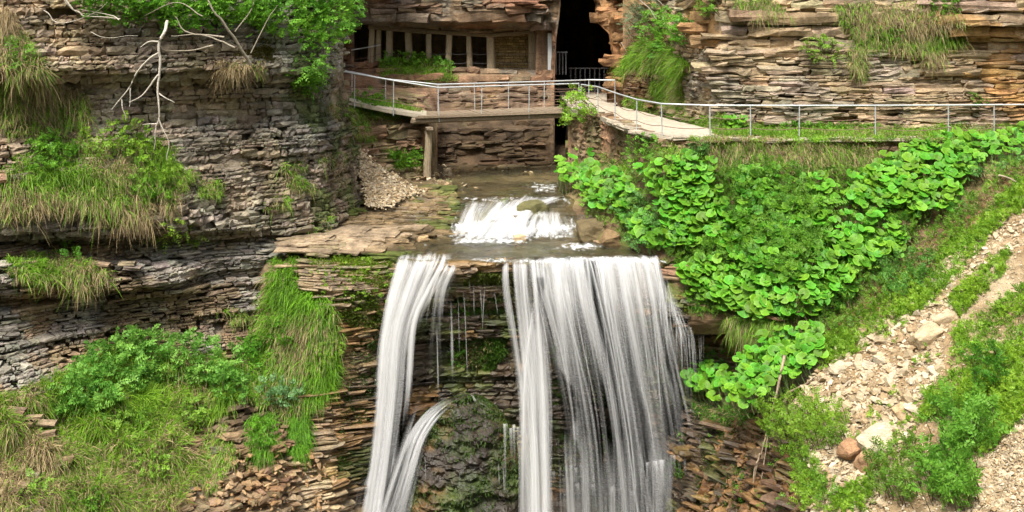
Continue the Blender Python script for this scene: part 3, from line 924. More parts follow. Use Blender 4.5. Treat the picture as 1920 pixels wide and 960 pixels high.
# ---- stream bed (a plan-view height field) and the ledges beside it
def zs(Y):
    return np.interp(Y, [31, 34.4, 34.8, 35.4, 36.1, 36.6, 38, 44], [4.42, 4.46, 4.55, 4.88, 5.10, 5.30, 5.36, 5.46])
def xl(Y):
    return np.interp(Y, [31, 32, 33, 34.3, 34.9, 36.6, 38.5, 42, 44], [-3.4, -3.35, -3.2, -2.6, -1.9, -1.55, -2.0, -2.2, -2.4])
def xr(Y):
    return np.interp(Y, [31, 32, 33, 34, 34.9, 36.6, 38.5, 42, 44], [4.4, 4.3, 3.7, 3.1, 2.0, 2.0, 1.9, 1.9, 1.8])
def bedz(X, Y):
    P = np.stack([X, Y, X * 0], -1)
    z = zs(Y) - .08
    L = np.clip(xl(Y) - X, 0, 9)
    lowledge = sstep(32.0, 33.2, Y) * .16
    zl = np.minimum(z + L * .16 + .03, (4.50 + lowledge) + (5.5 - 4.66) * sstep(34.9, 38.2, Y) + .05 * np.clip(L - 1.5, 0, 3))
    zl = np.where((Y > 34.4) & (Y < 37), np.minimum(zl, 4.62 + .85 * sstep(34.4, 38.0, Y) + L * 0), zl)
    z = np.where(L > 0, np.maximum(zl, z - .05), z)
    Rr = np.clip(X - xr(Y), 0, 9)
    z = z + np.minimum(Rr * .6, 1.0)
    z = z + (.10 + .16 * (L > 0)) * (fbm(P, 1.3, 4, 8) - .5)
    st = .09
    zq = np.floor(z / st) * st
    fr = (z - zq) / st
    return zq + st * sstep(.55, .95, fr)
def col_bed(P):
    c = mixc(np.array([.09, .062, .03]), np.array([.20, .14, .075]), vein(P, .9, .4, .62, 2))
    L = xl(P[..., 1]) - P[..., 0]
    c = mixc(c, np.array([.30, .225, .15]), sstep(.8, 1.6, L) * sstep(35.6, 34.8, P[..., 1]) * .85)
    c = mixc(c, np.array([.45, .36, .25]), sstep(39.6, 40.8, P[..., 1]) * .7)
    return moss(c, P, np.where(L > 0, .44, .34) * (1 - .6 * sstep(.5, 1.2, L) * sstep(36.0, 35.0, P[..., 1])))
def lipfront(X):
    return 31.9 - .5 * sstep(-1.5, 0.5, X) + .9 * sstep(-3.2, -4.4, X) + .55 * (fbm(np.stack([X, X * 0, X * 0], -1), 1.5, 4, 4) - .5)
def streambed():
    nx, ny = 260, 260
    xs = np.linspace(-9.0, 5.0, nx); ys = np.linspace(31.55, 44.5, ny)
    X, Y = np.meshgrid(xs, ys)
    Z = bedz(X, Y)
    front = lipfront(X)
    Y = np.maximum(Y, front)
    P = np.stack([X, Y, Z], -1)
    idx = np.arange(nx * ny).reshape(ny, nx)
    f = np.stack([idx[:-1, :-1], idx[:-1, 1:], idx[1:, 1:], idx[1:, :-1]], -1).reshape(-1, 4)
    f = f[(P[..., 0].reshape(-1)[f].max(1) > -6.7 + .5 * (P[..., 1].reshape(-1)[f].max(1) - 32.4))]
    mb = MB(); mb.add(P, f, col_bed(P).reshape(-1, 3))
    o = mb.build('streambed', M['wet'], kind='structure', label='stepped brown and mossy rock bed of the stream', cat='streambed')
    # thin slabs lying in steps on the left of the stream
    rs = np.random.RandomState(5)
    n = 620
    X = rs.uniform(-6.6, -1.2, n); Y = 32.2 + rs.uniform(0, 1, n) * 6.3
    ok = (X < xl(Y) + .15)
    X, Y = X[ok], Y[ok]; n = len(X)
    w = rs.uniform(.3, 1.2, n) * np.where(Y < 35.4, 1.3, .8); h = rs.uniform(.05, .12, n)
    C = np.stack([X, Y, bedz(X, Y) + h * .05], -1)
    T = unit(np.stack([np.ones(n), rs.normal(0, .12, n), rs.normal(0, .015, n)], -1)); Nn = unit(np.stack([rs.normal(0, .15, n), -np.ones(n), np.zeros(n)], -1))
    Up = unit(np.cross(T, Nn)); Up[Up[:, 2] < 0] *= -1
    V = block_verts(C, T, Nn, Up, w, h, rs.uniform(.3, .8, n), rs=rs)
    put_blocks(dict(C=C, V=V, w=w, h=h, c=col_bed(C) * rs.normal(1.1, .15, (n, 1))), o, M['rock'], name='rock_slab', rest='small_rock_slabs')
streambed()

def stream_water():
    ny, nx = 150, 110
    ys = np.linspace(31.5, 43.5, ny); t = np.linspace(0, 1, nx)
    Y = np.repeat(ys[:, None], nx, 1)
    X = xl(Y) - .1 + (xr(Y) - xl(Y) + .2) * t[None]
    P = np.stack([X, Y, X * 0], -1)
    Z = zs(Y) + .03 + .05 * (fbm(P, 2.2, 4, 18) - .5)
    front = lipfront(X) - .04
    Yc = np.maximum(Y, front)
    P = np.stack([X, Yc, Z], -1)
    u, v = proj(P)
    foam = np.full(X.shape, .06)
    foam += .34 * np.exp(-((Y - 35.0) / .45) ** 2) * sstep(-2.3, -1.5, X) * sstep(2.3, 1.7, X)
    foam += .16 * np.exp(-((Y - 36.8) / .3) ** 2)
    foam += .30 * np.exp(-((v - 452) / 5) ** 2) * sstep(835, 870, u) * sstep(1010, 960, u)
    foam += .36 * np.exp(-((u - 1085) / 40) ** 2 - ((v - 462) / 7) ** 2)
    foam += .26 * np.exp(-((v - 487) / 6) ** 2) * sstep(1000, 1080, u) * sstep(1250, 1190, u)
    foam += .25 * np.exp(-((u - 1020) / 28) ** 2 - ((v - 352) / 9) ** 2)
    foam += .22 * np.exp(-((v - 490) / 6) ** 2) * sstep(870, 900, u)
    idx = np.arange(nx * ny).reshape(ny, nx)
    f = np.stack([idx[:-1, :-1], idx[:-1, 1:], idx[1:, 1:], idx[1:, :-1]], -1).reshape(-1, 4)
    mb = MB(); mb.add(P, f, np.repeat(foam.reshape(-1, 1), 3, 1))
    mb.build('stream_water', M['stream'], smooth=True, kind='structure', label='shallow clear stream flowing over brown rock to the waterfall lip', cat='stream')
stream_water()

def pool():
    n = 40
    xs = np.linspace(-16, 12, n); ys = np.linspace(16, 33, n)
    X, Y = np.meshgrid(xs, ys); P = np.stack([X, Y, X * 0 - 4.1], -1)
    idx = np.arange(n * n).reshape(n, n)
    f = np.stack([idx[:-1, :-1], idx[:-1, 1:], idx[1:, 1:], idx[1:, :-1]], -1).reshape(-1, 4)
    mb = MB(); mb.add(P, f, np.repeat((.3 * np.exp(-((Y - 29.5) / 1.5) ** 2)).reshape(-1, 1), 3, 1))
    mb.build('plunge_pool', M['stream'], smooth=True, kind='structure', label='pool at the foot of the waterfall', cat='pool')
pool()

# ================================================================== PATH, BRIDGE, RAILINGS, GALLERY
ZP = 7.82
def plan(u, d): return ((u - 960) * d / F, d)

def strip(mb, A, B, z, th, colr=(.5, .45, .36), n=60, wob=.05):
    """a path slab between two plan polylines"""
    def res(L):
        L = np.array(L, float); s = np.concatenate([[0], np.cumsum(np.linalg.norm(np.diff(L, axis=0), axis=1))])
        t = np.linspace(0, s[-1], n)
        return np.stack([np.interp(t, s, L[:, k]) for k in range(L.shape[1])], -1)
    A, B = res(A), res(B)
    nz = (fbm(np.stack([A[:, 0], A[:, 1], A[:, 0] * 0], -1), 2.0, 3, 5) - .5)[:, None] * wob * 2
    if A.shape[1] == 2:
        A = np.concatenate([A, np.full((n, 1), z)], 1); B = np.concatenate([B, np.full((n, 1), z)], 1)
    A[:, :2] += nz; 
    m = 8
    t = np.linspace(0, 1, m)[:, None, None]
    top = A[None] * (1 - t) + B[None] * t
    top[..., 2] += .05 * (fbm(top, 1.5, 4, 6) - .5)
    lowA = A.copy(); lowA[:, 2] -= th
    lowB = B.copy(); lowB[:, 2] -= th
    V = np.concatenate([lowA[None], top, lowB[None]])
    idx = np.arange((m + 2) * n).reshape(m + 2, n)
    f = np.stack([idx[:-1, :-1], idx[:-1, 1:], idx[1:, 1:], idx[1:, :-1]], -1).reshape(-1, 4)
    mb.add(V, f, colr)

# footpath right of the bridge: from the bridge end, round the corner, along the cliff
nearE = [plan(1068, 41.9), plan(1122, 40.2), plan(1142, 38.0), plan(1172, 36.0), plan(1205, 34.5), plan(1250, 33.35), plan(1320, 33.0), plan(1500, 32.95), plan(1700, 33.0), plan(1920, 33.3), plan(2130, 33.5)]
farE = [plan(1078, 44.2), plan(1140, 44.0), plan(1180, 42.2), plan(1235, 39.6), plan(1275, 37.6), plan(1330, 35.6), plan(1400, 34.6), plan(1520, 34.4), plan(1700, 34.3), plan(1920, 34.3), plan(2130, 34.3)]
mb = MB(); strip(mb, nearE, farE, ZP, .16, n=140, wob=.03)
mb.build('footpath', M['path'], kind='structure', label='pale gravel footpath curving from the bridge along the right cliff', cat='path')
# path on the far left, climbing away from the bridge
mb = MB(); strip(mb, [(*plan(560, 40.2), 8.75), (*plan(640, 39.9), 8.38), (*plan(720, 40.0), 8.05), (*plan(800, 40.0), ZP - .02)],
                 [(*plan(560, 41.6), 8.75), (*plan(640, 41.4), 8.38), (*plan(720, 41.5), 8.05), (*plan(800, 41.6), ZP - .02)], ZP, .14, n=60)
mb.build('rising_path', M['path'], kind='structure', label='narrow path edge climbing left from the footbridge', cat='path')

# dry-stone wall under the path's bend
wl_ = sheet('retaining_wall', RW, (1065, 1300), (206, 350), 80, 50, col_wall, M['rock'], hole=lambda u, v: ZC - v * RW.d(u, v) / F > 7.70, back=.10, amp=.05, cap=False,
            label='dry stone retaining wall under the bend of the footpath', cat='wall')
bl = courses(RW, (1066, 1298), (5.0, 7.66), (.13, .28), (.2, .5), .035, col_wall, 91, ledge=.05, keep=.98, gap=.03, gapz=.02)
put_blocks(bl, wl_, M['rock'], name='stone', rest='small_stones')

# coping slabs along the path edge
rs = np.random.RandomState(3)
E = np.array(nearE); s = np.concatenate([[0], np.cumsum(np.linalg.norm(np.diff(E, axis=0), axis=1))])
kerb = empty('path_kerb', (E[4, 0], E[4, 1], ZP), 'pale flat edging stones along the outer rim of the footpath', 'kerb')
t = s[2] + .2
while t < s[-1] - .5:
    L = rs.uniform(.35, 1.1); x = np.interp([t, t + L], s, E[:, 0]); y = np.interp([t, t + L], s, E[:, 1])
    a = math.atan2(y[1] - y[0], x[1] - x[0])
    rot = np.array(Matrix.Rotation(a, 3, 'Z') @ Matrix.Rotation(rs.normal(0, .02), 3, 'Y'))
    uu = 960 + x.mean() / y.mean() * F
    mb = MB(); g = rs.uniform(.8, 1.15)
    boxmesh(mb, (x.mean(), y.mean() - .02, ZP - .01 + rs.normal(0, .012)), L - .03, rs.uniform(.22, .36), rs.uniform(.07, .12), rot, np.array([.34, .29, .22]) * g, jit=.022, bev=.03)
    mb.build('edging_stone', M['stone'], kerb)
    t += L

# ---- footbridge
BA = np.array([*plan(786, 39.8)]); BB = np.array([*plan(1082, 42.0)])
bd = unit(BB - BA); bn = np.array([-bd[1], bd[0]]); BLn = np.linalg.norm(BB - BA)
bang = math.atan2(bd[1], bd[0])
brot = np.array(Matrix.Rotation(bang, 3, 'Z'))
def bpt(t, side, z): p = BA + bd * t + bn * side; return np.array([p[0], p[1], z])
br = empty('footbridge', bpt(BLn / 2, .7, 5.5), 'weathered timber footbridge crossing the stream below the cave', 'bridge')
BWID = 1.5
for k, sd in enumerate((.14, BWID - .14)):
    mb = MB(); boxmesh(mb, bpt(BLn / 2, sd, ZP - .21), BLn + .5, .24, .20, brot, jit=.012, bev=.04)
    mb.build('beam', M['wood'], br)
mb = MB(); boxmesh(mb, bpt(BLn / 2, -.02, ZP - .085), BLn + .3, .08, .09, brot, jit=.01, bev=.02)
mb.build('edge_board', M['wood'], br)
nb = 24
for k in range(nb):
    t = (k + .5) / nb * BLn
    mb = MB(); boxmesh(mb, bpt(t, BWID / 2, ZP - .06 + rs.normal(0, .006)), BLn / nb - .02, BWID, .07, brot, jit=.004, bev=.008)
    mb.build('plank', M['wood'], br)
for sd, nm in ((.2, 'near'), (BWID - .2, 'far')):
    p = bpt(.38, sd, 0)
    mb = MB()
    zz = np.linspace(5.25, ZP - .44, 7)
    tube(mb, np.stack([p[0] + .03 * np.sin(zz * 3), np.full(7, p[1]), zz], -1), np.linspace(.15, .125, 7), 10)
    mb.build('support_post', M['post_wood'], br)
mb = MB(); boxmesh(mb, bpt(.38, BWID / 2, ZP - .5), .24, BWID + .3, .12, brot, jit=.008, bev=.03)
mb.build('cross_beam', M['wood'], br)

# ---- railings of galvanised tube
def railing(posts, label, wires=3, wire_mat='rust', h=1.0, sag=.07, r=.023, wire_from=0, name='railing'):
    """posts: list of (x, y, zbase[, ztop])"""
    P = [np.array([q[0], q[1], q[2]]) for q in posts]
    T = [np.array([q[0], q[1], q[3] if len(q) > 3 else q[2] + h]) for q in posts]
    o = empty(name, P[0], label, 'railing')
    for a, b in zip(P, T):
        mb = MB(); a2 = a - np.array([0, 0, .25])
        lean = np.array([rs.normal(0, .012), rs.normal(0, .012), 0])
        tube(mb, [a2 + lean * 1.2, (a2 + b) / 2 + lean * .5, b], r * .9, 6)
        mb.build('post', M['steel'], o, smooth=True)
    mb = MB(); pts = []
    for a, b in zip(T[:-1], T[1:]):
        for q in np.linspace(0, 1, 5)[:-1]:
            pts.append(a * (1 - q) + b * q)
    pts.append(T[-1])
    tube(mb, pts, r * 1.15, 8); mb.build('top_rail', M['steel'], o, smooth=True)
    for k in range(wires):
        f = (k + 1) / (wires + 1)
        mb = MB(); pts = []
        for i, (a, b, ta, tb) in enumerate(zip(P[:-1], P[1:], T[:-1], T[1:])):
            if i < wire_from: continue
            A = a + (ta - a) * f; B = b + (tb - b) * f
            g = sag * rs.uniform(.5, 1.5)
            for q in np.linspace(0, 1, 9)[:-1]:
                p = A * (1 - q) + B * q; p[2] -= g * 4 * q * (1 - q)
                pts.append(p)
        pts.append(P[-1] + (T[-1] - P[-1]) * f)
        tube(mb, pts, .011, 5); mb.build('wire', M[wire_mat], o)
    return o

def post_px(u, d, vb, vt):
    p = W(u, vb, d); q = W(u, vt, d)
    return (p[0], p[1], p[2], q[2])
near_posts = [post_px(612, 39.9, 186, 128), post_px(665, 39.9, 190, 138), post_px(738, 39.9, 204, 151)]
for u in (822, 904, 993, 1086):
    # on the near edge of the bridge
    t = None
    a = (u - 960) / F
    # solve BA + bd*t lies on the sight plane of u
    t = (a * BA[1] - BA[0]) / (bd[0] - a * bd[1])
    p = bpt(t, .03, ZP - .02); near_posts.append((p[0], p[1], p[2], ZP + .98))
railing(near_posts, 'galvanised tube railing on the near side of the footbridge', 3, h=1.0)
far_posts = [post_px(600, 41.5, 180, 126), post_px(660, 41.5, 185, 135), post_px(723, 41.5, 195, 148)]
for t in (1.15, 2.6, 4.0, 5.5):
    p = bpt(t, BWID - .03, ZP - .02); far_posts.append((p[0], p[1], p[2], ZP + .98))
pe = plan(1104, 44.0); far_posts.append((pe[0], pe[1], ZP, ZP + .98))
pe = plan(1153, 43.8); far_posts.append((pe[0], pe[1], ZP, ZP + .98))
railing(far_posts, 'galvanised tube railing on the far side of the footbridge', 3, h=1.0)
pp = []
for u, d in ((1090, 41.3), (1121, 40.25), (1153, 37.6), (1194, 35.1), (1240, 33.65), (1331, 33.12), (1407, 33.1), (1499, 33.08), (1641, 33.1), (1778, 33.2), (1864, 33.3), (1990, 33.45), (2110, 33.6)):
    x, y = plan(u, d); pp.append((x, y, ZP, ZP + 1.0))
railing(pp, 'long galvanised railing along the footpath before the right cliff', 2, h=1.0, sag=.10, r=.022)
# small guard wire in front of the gallery
gp = [post_px(u, 48.25, vb, vt) for u, vb, vt in ((659, 128, 94), (694, 124, 88), (714, 112, 84))]
gr = railing(gp, 'short rusty wire guard at the left end of the rock gallery', 1, sag=.05, r=.02, name='wire_guard')
for c in gr.children:
    if c.name.startswith('post'): c.data.materials[0] = M['rust']

# ---- gallery cut under the overhang: timber posts, lintel, flat stone roof, masonry back wall
DG = 48.6
def GX(u, d=DG): return (u - 960) * d / F
def GZ(v, d=DG): return ZC - v * d / F
ga = empty('rock_gallery', (GX(840), DG, GZ(129)), 'timber-posted gallery in the rock under the overhang', 'gallery')
for u, vt, vb, w in ((697, 46, 128, .30), (708, 54, 128, .22), (730, 57, 128, .26), (767, 60, 128, .25), (804, 62, 128, .25), (841, 64, 130, .25), (880, 64, 130, .25), (921, 67, 131, .26), (998, 60, 131, .27)):
    h = GZ(vt) - GZ(vb); w *= rs.uniform(.85, 1.2)
    mb = MB(); boxmesh(mb, (GX(u), DG + rs.normal(0, .02), (GZ(vt) + GZ(vb)) / 2), w, w, h, np.array(Matrix.Rotation(rs.normal(0, .022), 3, 'Y') @ Matrix.Rotation(rs.normal(0, .2), 3, 'Z')), jit=.02, bev=.04)
    mb.build('post', M['post_wood'], ga)
def span(name, u0, v0, u1, v1, hgt, depth, d=DG, mat='wood', yoff=0.0):
    a = np.array([GX(u0, d), d, GZ(v0, d)]); b = np.array([GX(u1, d), d, GZ(v1, d)])
    L = np.linalg.norm(b - a); ang = math.atan2(b[2] - a[2], b[0] - a[0])
    mb = MB(); boxmesh(mb, (a + b) / 2 + np.array([0, yoff, 0]), L, depth, hgt, np.array(Matrix.Rotation(-ang, 3, 'Y')), colr=(.30, .22, .14), jit=.012, bev=.04)
    return mb.build(name, M[mat], ga)
span('lintel', 690, 50, 800, 59, .20, .34, d=DG - .02)
span('lintel', 800, 59, 926, 66, .20, .34, d=DG - .02)
span('lintel', 921, 66, 1002, 59, .16, .32, d=DG - .06)
def roofslab(u0, v0, u1, v1):
    a = np.array([GX(u0), DG + .5, GZ(v0)]); b = np.array([GX(u1), DG + .5, GZ(v1)])
    L = np.linalg.norm(b - a); ang = math.atan2(b[2] - a[2], b[0] - a[0])
    mb = MB(); boxmesh(mb, (a + b) / 2, L, 1.9, rs.uniform(.14, .22), np.array(Matrix.Rotation(-ang, 3, 'Y') @ Matrix.Rotation(rs.normal(0, .03), 3, 'Z')), colr=np.array([.26, .18, .11]) * rs.uniform(.7, 1.2), jit=.05, bev=.05)
    mb.build('roof_slab', M['rock'], ga)
us_ = [668, 712, 768, 826, 880, 925, 965, 1006]
vt_ = [30, 42, 47, 51, 55, 57, 53, 50]
for i in range(7): roofslab(us_[i], vt_[i], us_[i + 1], vt_[i + 1])
mb = MB(); boxmesh(mb, (GX(846), DG + 1.0, GZ(133)), GX(1034) - GX(655), 2.4, .2, None, (.26, .19, .12), jit=.02)
mb.build('floor_slab', M['rock'], ga)
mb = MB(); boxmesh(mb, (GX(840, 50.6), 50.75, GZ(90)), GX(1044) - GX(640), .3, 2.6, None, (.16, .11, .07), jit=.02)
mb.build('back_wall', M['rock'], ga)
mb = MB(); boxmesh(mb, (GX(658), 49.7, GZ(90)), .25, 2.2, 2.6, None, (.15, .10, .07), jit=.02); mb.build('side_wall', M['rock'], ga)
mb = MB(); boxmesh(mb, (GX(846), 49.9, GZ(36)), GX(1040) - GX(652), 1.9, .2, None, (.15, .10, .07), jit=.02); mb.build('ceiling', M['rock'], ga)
# lit masonry bay at the right
bay = MB(); boxmesh(bay, (GX(960), DG + .75, GZ(95)), GX(1000) - GX(923), .2, GZ(60) - GZ(131), None, (.20, .13, .06), jit=.01)
bay = bay.build('masonry_panel', M['rock'], ga)
z = GZ(130) + .02
while z < GZ(66):
    x = GX(925)
    hh = rs.uniform(.10, .16)
    while x < GX(996):
        w = rs.uniform(.16, .34)
        mb = MB(); boxmesh(mb, (x + w / 2, DG + .62 + rs.normal(0, .012), z + hh / 2), w - .025, .16, hh - .02, None, np.array([.36, .25, .11]) * rs.uniform(.75, 1.2), jit=.008, bev=.02)
        mb.build('masonry_stone', M['rock'], bay)
        x += w
    z += hh
# reddish pier and grey sheet panel beside the cave
mb = MB(); boxmesh(mb, (GX(1017, 47.9), 48.1, GZ(93, 47.9)), .56, .6, GZ(46, 47.9) - GZ(140, 47.9), None, (.20, .125, .075), jit=.02, bev=.05); mb.build('pier', M['rock'], ga)
pa = empty('metal_gate', (GX(1034, 47.4), 47.4, GZ(132, 47.4)), 'grey barred metal gate at the left side of the cave mouth', 'gate')
mb = MB(); boxmesh(mb, (GX(1033, 47.3), 47.5, GZ(97, 47.3)), .26, .05, GZ(62, 47.3) - GZ(132, 47.3), None, None, bev=.01); mb.build('panel', M['steel'], pa)
for u in (1043, 1049, 1055, 1061):
    mb = MB(); tube(mb, [(GX(u, 47.8), 47.8, GZ(140, 47.8)), (GX(u, 47.8), 47.8, GZ(96, 47.8))], .03, 6); mb.build('bar', M['iron'], pa)
mb = MB(); tube(mb, [(GX(1036, 47.8), 47.8, GZ(98, 47.8)), (GX(1064, 47.8), 47.8, GZ(98, 47.8))], .03, 6); mb.build('cross_rail', M['iron'], pa)
fe = empty('cave_fence', (GX(1100, 49.5), 49.5, GZ(150, 49.5)), 'dark iron fence standing deep inside the cave mouth', 'fence')
for u in range(1070, 1140, 9):
    mb = MB(); tube(mb, [(GX(u, 49.5), 49.5, ZP - .3), (GX(u, 49.5), 49.5, ZP + 1.15)], .03, 6); mb.build('bar', M['iron'], fe)
for zz in (ZP + .15, ZP + 1.1):
    mb = MB(); tube(mb, [(GX(1066, 49.5), 49.5, zz), (GX(1140, 49.5), 49.5, zz)], .03, 6); mb.build('cross_rail', M['iron'], fe)
mb = MB(); strip(mb, [(GX(1060, 45), 43.9), (GX(1150, 45), 43.9)], [(GX(1050, 45), 60), (GX(1150, 45) + 3, 60)], ZP - .02, .1, n=30)
mb.build('cave_floor', M['path'], kind='structure', label='level dark floor inside the cave mouth', cat='floor')
# wires along the gallery posts
for vv in (96, 113):
    mb = MB(); pts = []
    us2 = [697, 730, 767, 804, 841, 880, 921, 998]
    for a, b in zip(us2[:-1], us2[1:]):
        for q in np.linspace(0, 1, 6)[:-1]:
            pts.append((GX(a + (b - a) * q), DG - .17, GZ(vv + 3) - .07 * 4 * q * (1 - q)))
    pts.append((GX(998), DG - .17, GZ(vv + 3)))
    tube(mb, pts, .007, 5); mb.build('wire', M['iron'], ga)

# ================================================================== STONES
def hull_mesh(name, rs, n=11, flat=.6, mat='stone', colr=(.45, .37, .26)):
    bm = bmesh.new()
    P = unit(rs.normal(0, 1, (n, 3))) * rs.uniform(.75, 1.0, (n, 1)) * np.array([.5, .42, .5 * flat])
    for p in P: bm.verts.new(p)
    bmesh.ops.convex_hull(bm, input=bm.verts)
    bmesh.ops.delete(bm, geom=[v for v in bm.verts if not v.link_faces], context='VERTS')
    bmesh.ops.recalc_face_normals(bm, faces=bm.faces)
    me = bpy.data.meshes.new(name); bm.to_mesh(me); bm.free()
    ca = me.color_attributes.new('tint', 'FLOAT_COLOR', 'POINT')
    for d_ in ca.data: d_.color = (*colr, 1)
    me.materials.append(M[mat])
    return me
def mesh_arrays(me):
    V = np.array([v.co[:] for v in me.vertices]); f = np.array([p.vertices[:] for p in me.polygons]); return V, f
hr = np.random.RandomState(77)
HUES = [(.42, .335, .22), (.36, .28, .175), (.45, .375, .27), (.31, .22, .125), (.39, .31, .205)]
STONES = [hull_mesh('stone', hr, 11, fl, 'stone', HUES[i % 5]) for i, fl in enumerate((.55, .7, .5, .85, .6, .45, .75, .65, .5, .6))]
ARR = [mesh_arrays(m_) for m_ in STONES]
WET = []
for i_, m_ in enumerate(STONES):
    w_ = m_.copy(); WET.append(w_)
    for d_ in w_.color_attributes['tint'].data: d_.color = tuple(np.array(HUES[i_ % 5]) * np.array([.36, .23, .125]) * (.6 + .17 * (i_ % 5))) + (1,)
    w_.materials[0] = M['wet']

def rand_rot(rs, n, tilt=.5):
    """rotation matrices: spin about z and a random tilt"""
    a = rs.uniform(0, 2 * np.pi, n); b = rs.normal(0, tilt, n); c = rs.normal(0, tilt, n)
    ca, sa, cb, sb, cc, sc_ = np.cos(a), np.sin(a), np.cos(b), np.sin(b), np.cos(c), np.sin(c)
    z = np.zeros(n); o = np.ones(n)
    Rz = np.stack([ca, -sa, z, sa, ca, z, z, z, o], -1).reshape(n, 3, 3)
    Rx = np.stack([o, z, z, z, cb, -sb, z, sb, cb], -1).reshape(n, 3, 3)
    Ry = np.stack([cc, z, sc_, z, o, z, -sc_, z, cc], -1).reshape(n, 3, 3)
    return Rx @ Ry @ Rz
def align(nrm):
    """matrix taking z to nrm"""
    z = unit(nrm); x = unit(np.cross(np.broadcast_to(np.array([0, 1.0, 0]), z.shape), z)); y = np.cross(z, x)
    return np.stack([x, y, z], -1)

def stones(pos, nrm, size, rs, nind, label, group, restname, tint=(1, 1, 1), restlabel=None, cat='stone', tilt=.35, parent=None, name='stone', lab=None, meshes=None):
    n = len(pos)
    Rm = align(nrm) @ rand_rot(rs, n, tilt)
    sc = size[:, None] * np.stack([rs.uniform(.9, 1.6, n), rs.uniform(.8, 1.2, n), rs.uniform(.6, 1.1, n)], -1)
    px = size * F / pos[:, 1]
    u, v = proj(pos)
    ok = (u > 0) & (u < 1920) & (v > 0) & (v < 960)
    order = np.argsort(-np.where(ok, px, -1))
    ind = [i for i in order[:nind] if px[i] > 8 and ok[i]]
    kind = rs.randint(0, len(STONES), n)
    for i in ind:
        o = bpy.data.objects.new(name, (meshes or STONES)[kind[i]])
        m4 = Matrix(Rm[i].tolist()).to_4x4()
        o.matrix_world = Matrix.Translation(Vector(pos[i])) @ m4 @ Matrix.Diagonal((*sc[i], 1))
        col.objects.link(o)
        if parent is not None: o.parent = parent
        else: tag(o, lab(u[i], v[i], px[i]) if lab else label, cat, group)
    m = np.ones(n, bool); m[ind] = False
    mb = MB()
    for k in range(len(STONES)):
        s_ = np.where(m & (kind == k))[0]
        if len(s_) == 0: continue
        V0, f0 = ARR[k]
        V = np.einsum('nij,nvj->nvi', Rm[s_], V0[None] * sc[s_][:, None]) + pos[s_][:, None]
        f = (f0[None] + (np.arange(len(s_)) * len(V0))[:, None, None]).reshape(-1, f0.shape[1])
        c = np.repeat(np.array(HUES[k % 5])[None] * rs.normal(1, .14, (len(s_), 1)).clip(.6, 1.4) * np.array(tint), len(V0), 0)
        mb.add(V, f, c)
    if mb.k:
        mb.build(restname, M['wet'] if meshes is WET else M['stone'], parent, kind='stuff', **({} if parent is not None else dict(label=restlabel, cat='stones')))

S_MAIN = [(1495, 745), (1560, 650), (1650, 600), (1720, 555), (1790, 565), (1770, 640), (1765, 700), (1715, 760), (1725, 830), (1640, 855), (1560, 805), (1515, 795)]
S_STREAK = [(1690, 560), (1800, 470), (1925, 345), (1925, 450), (1860, 510), (1780, 590)]
S_LOW = [(1540, 905), (1620, 875), (1670, 965), (1530, 965)]
S_RIGHT = [(1835, 870), (1925, 770), (1925, 965), (1820, 965)]
def scree_label(u, v, px):
    big = 'fist-sized' if px < 15 else 'broad'
    if inpoly(S_LOW, u, v): w = 'in the small patch at the bottom of the scree'
    elif inpoly(S_RIGHT, u, v): w = 'in the brown rubble of the lower right corner'
    elif inpoly(S_STREAK, u, v): w = 'in the stony streak climbing to the upper right'
    elif inpoly(S_MAIN, u, v):
        w = 'in the scree ' + ('above the slab-shaped boulder' if v < 620 else 'below the slab-shaped boulder' if u > 1640 and v < 740 else 'around the pale pointed boulder' if u > 1600 else 'along the left edge by the fallen branch')
    else: w = 'among the herbs on the scree slope'
    return ('medium' if px < 15 else 'broad') + ' pale angular stone ' + w
rs = np.random.RandomState(101)
pp_ = []; ss_ = []
for poly, n, lo, hi in ((S_MAIN, 900, .07, .34), (S_STREAK, 500, .06, .22), (S_LOW, 160, .07, .26), (S_RIGHT, 420, .05, .18), (SCREE_POLY, 900, .04, .15), (S_MAIN, 1500, .04, .12), (S_STREAK, 800, .03, .10), (S_RIGHT, 1600, .025, .08), (S_MAIN, 90, .22, .5), (S_STREAK, 30, .18, .36), (SCREE_POLY, 24000, .02, .09), ([(1470, 770), (1560, 790), (1640, 860), (1640, 965), (1510, 965), (1525, 890)], 1100, .04, .2)):
    q = sample_poly(poly, n, 0, rs)
    q = q[(q[:, 0] < 2160) & (q[:, 1] < 1010)]
    s = lo + (hi - lo) * rs.uniform(0, 1, len(q)) ** 2.6
    pp_.append(SC.P(q[:, 0], q[:, 1])); ss_.append(s)
P = np.concatenate(pp_); S = np.concatenate(ss_)
P[:, 2] = scree_z(P[:, 0], P[:, 1]) + S * .12
stones(P, SC.N(P[:, 0], P[:, 1]), S, rs, 200, 'pale tan angular stone lying loose on the scree slope', 'loose stones on the scree slope', 'small_scree_stones',
       restlabel='small pale rubble scattered over the scree slope', name='scree_stone', lab=scree_label)
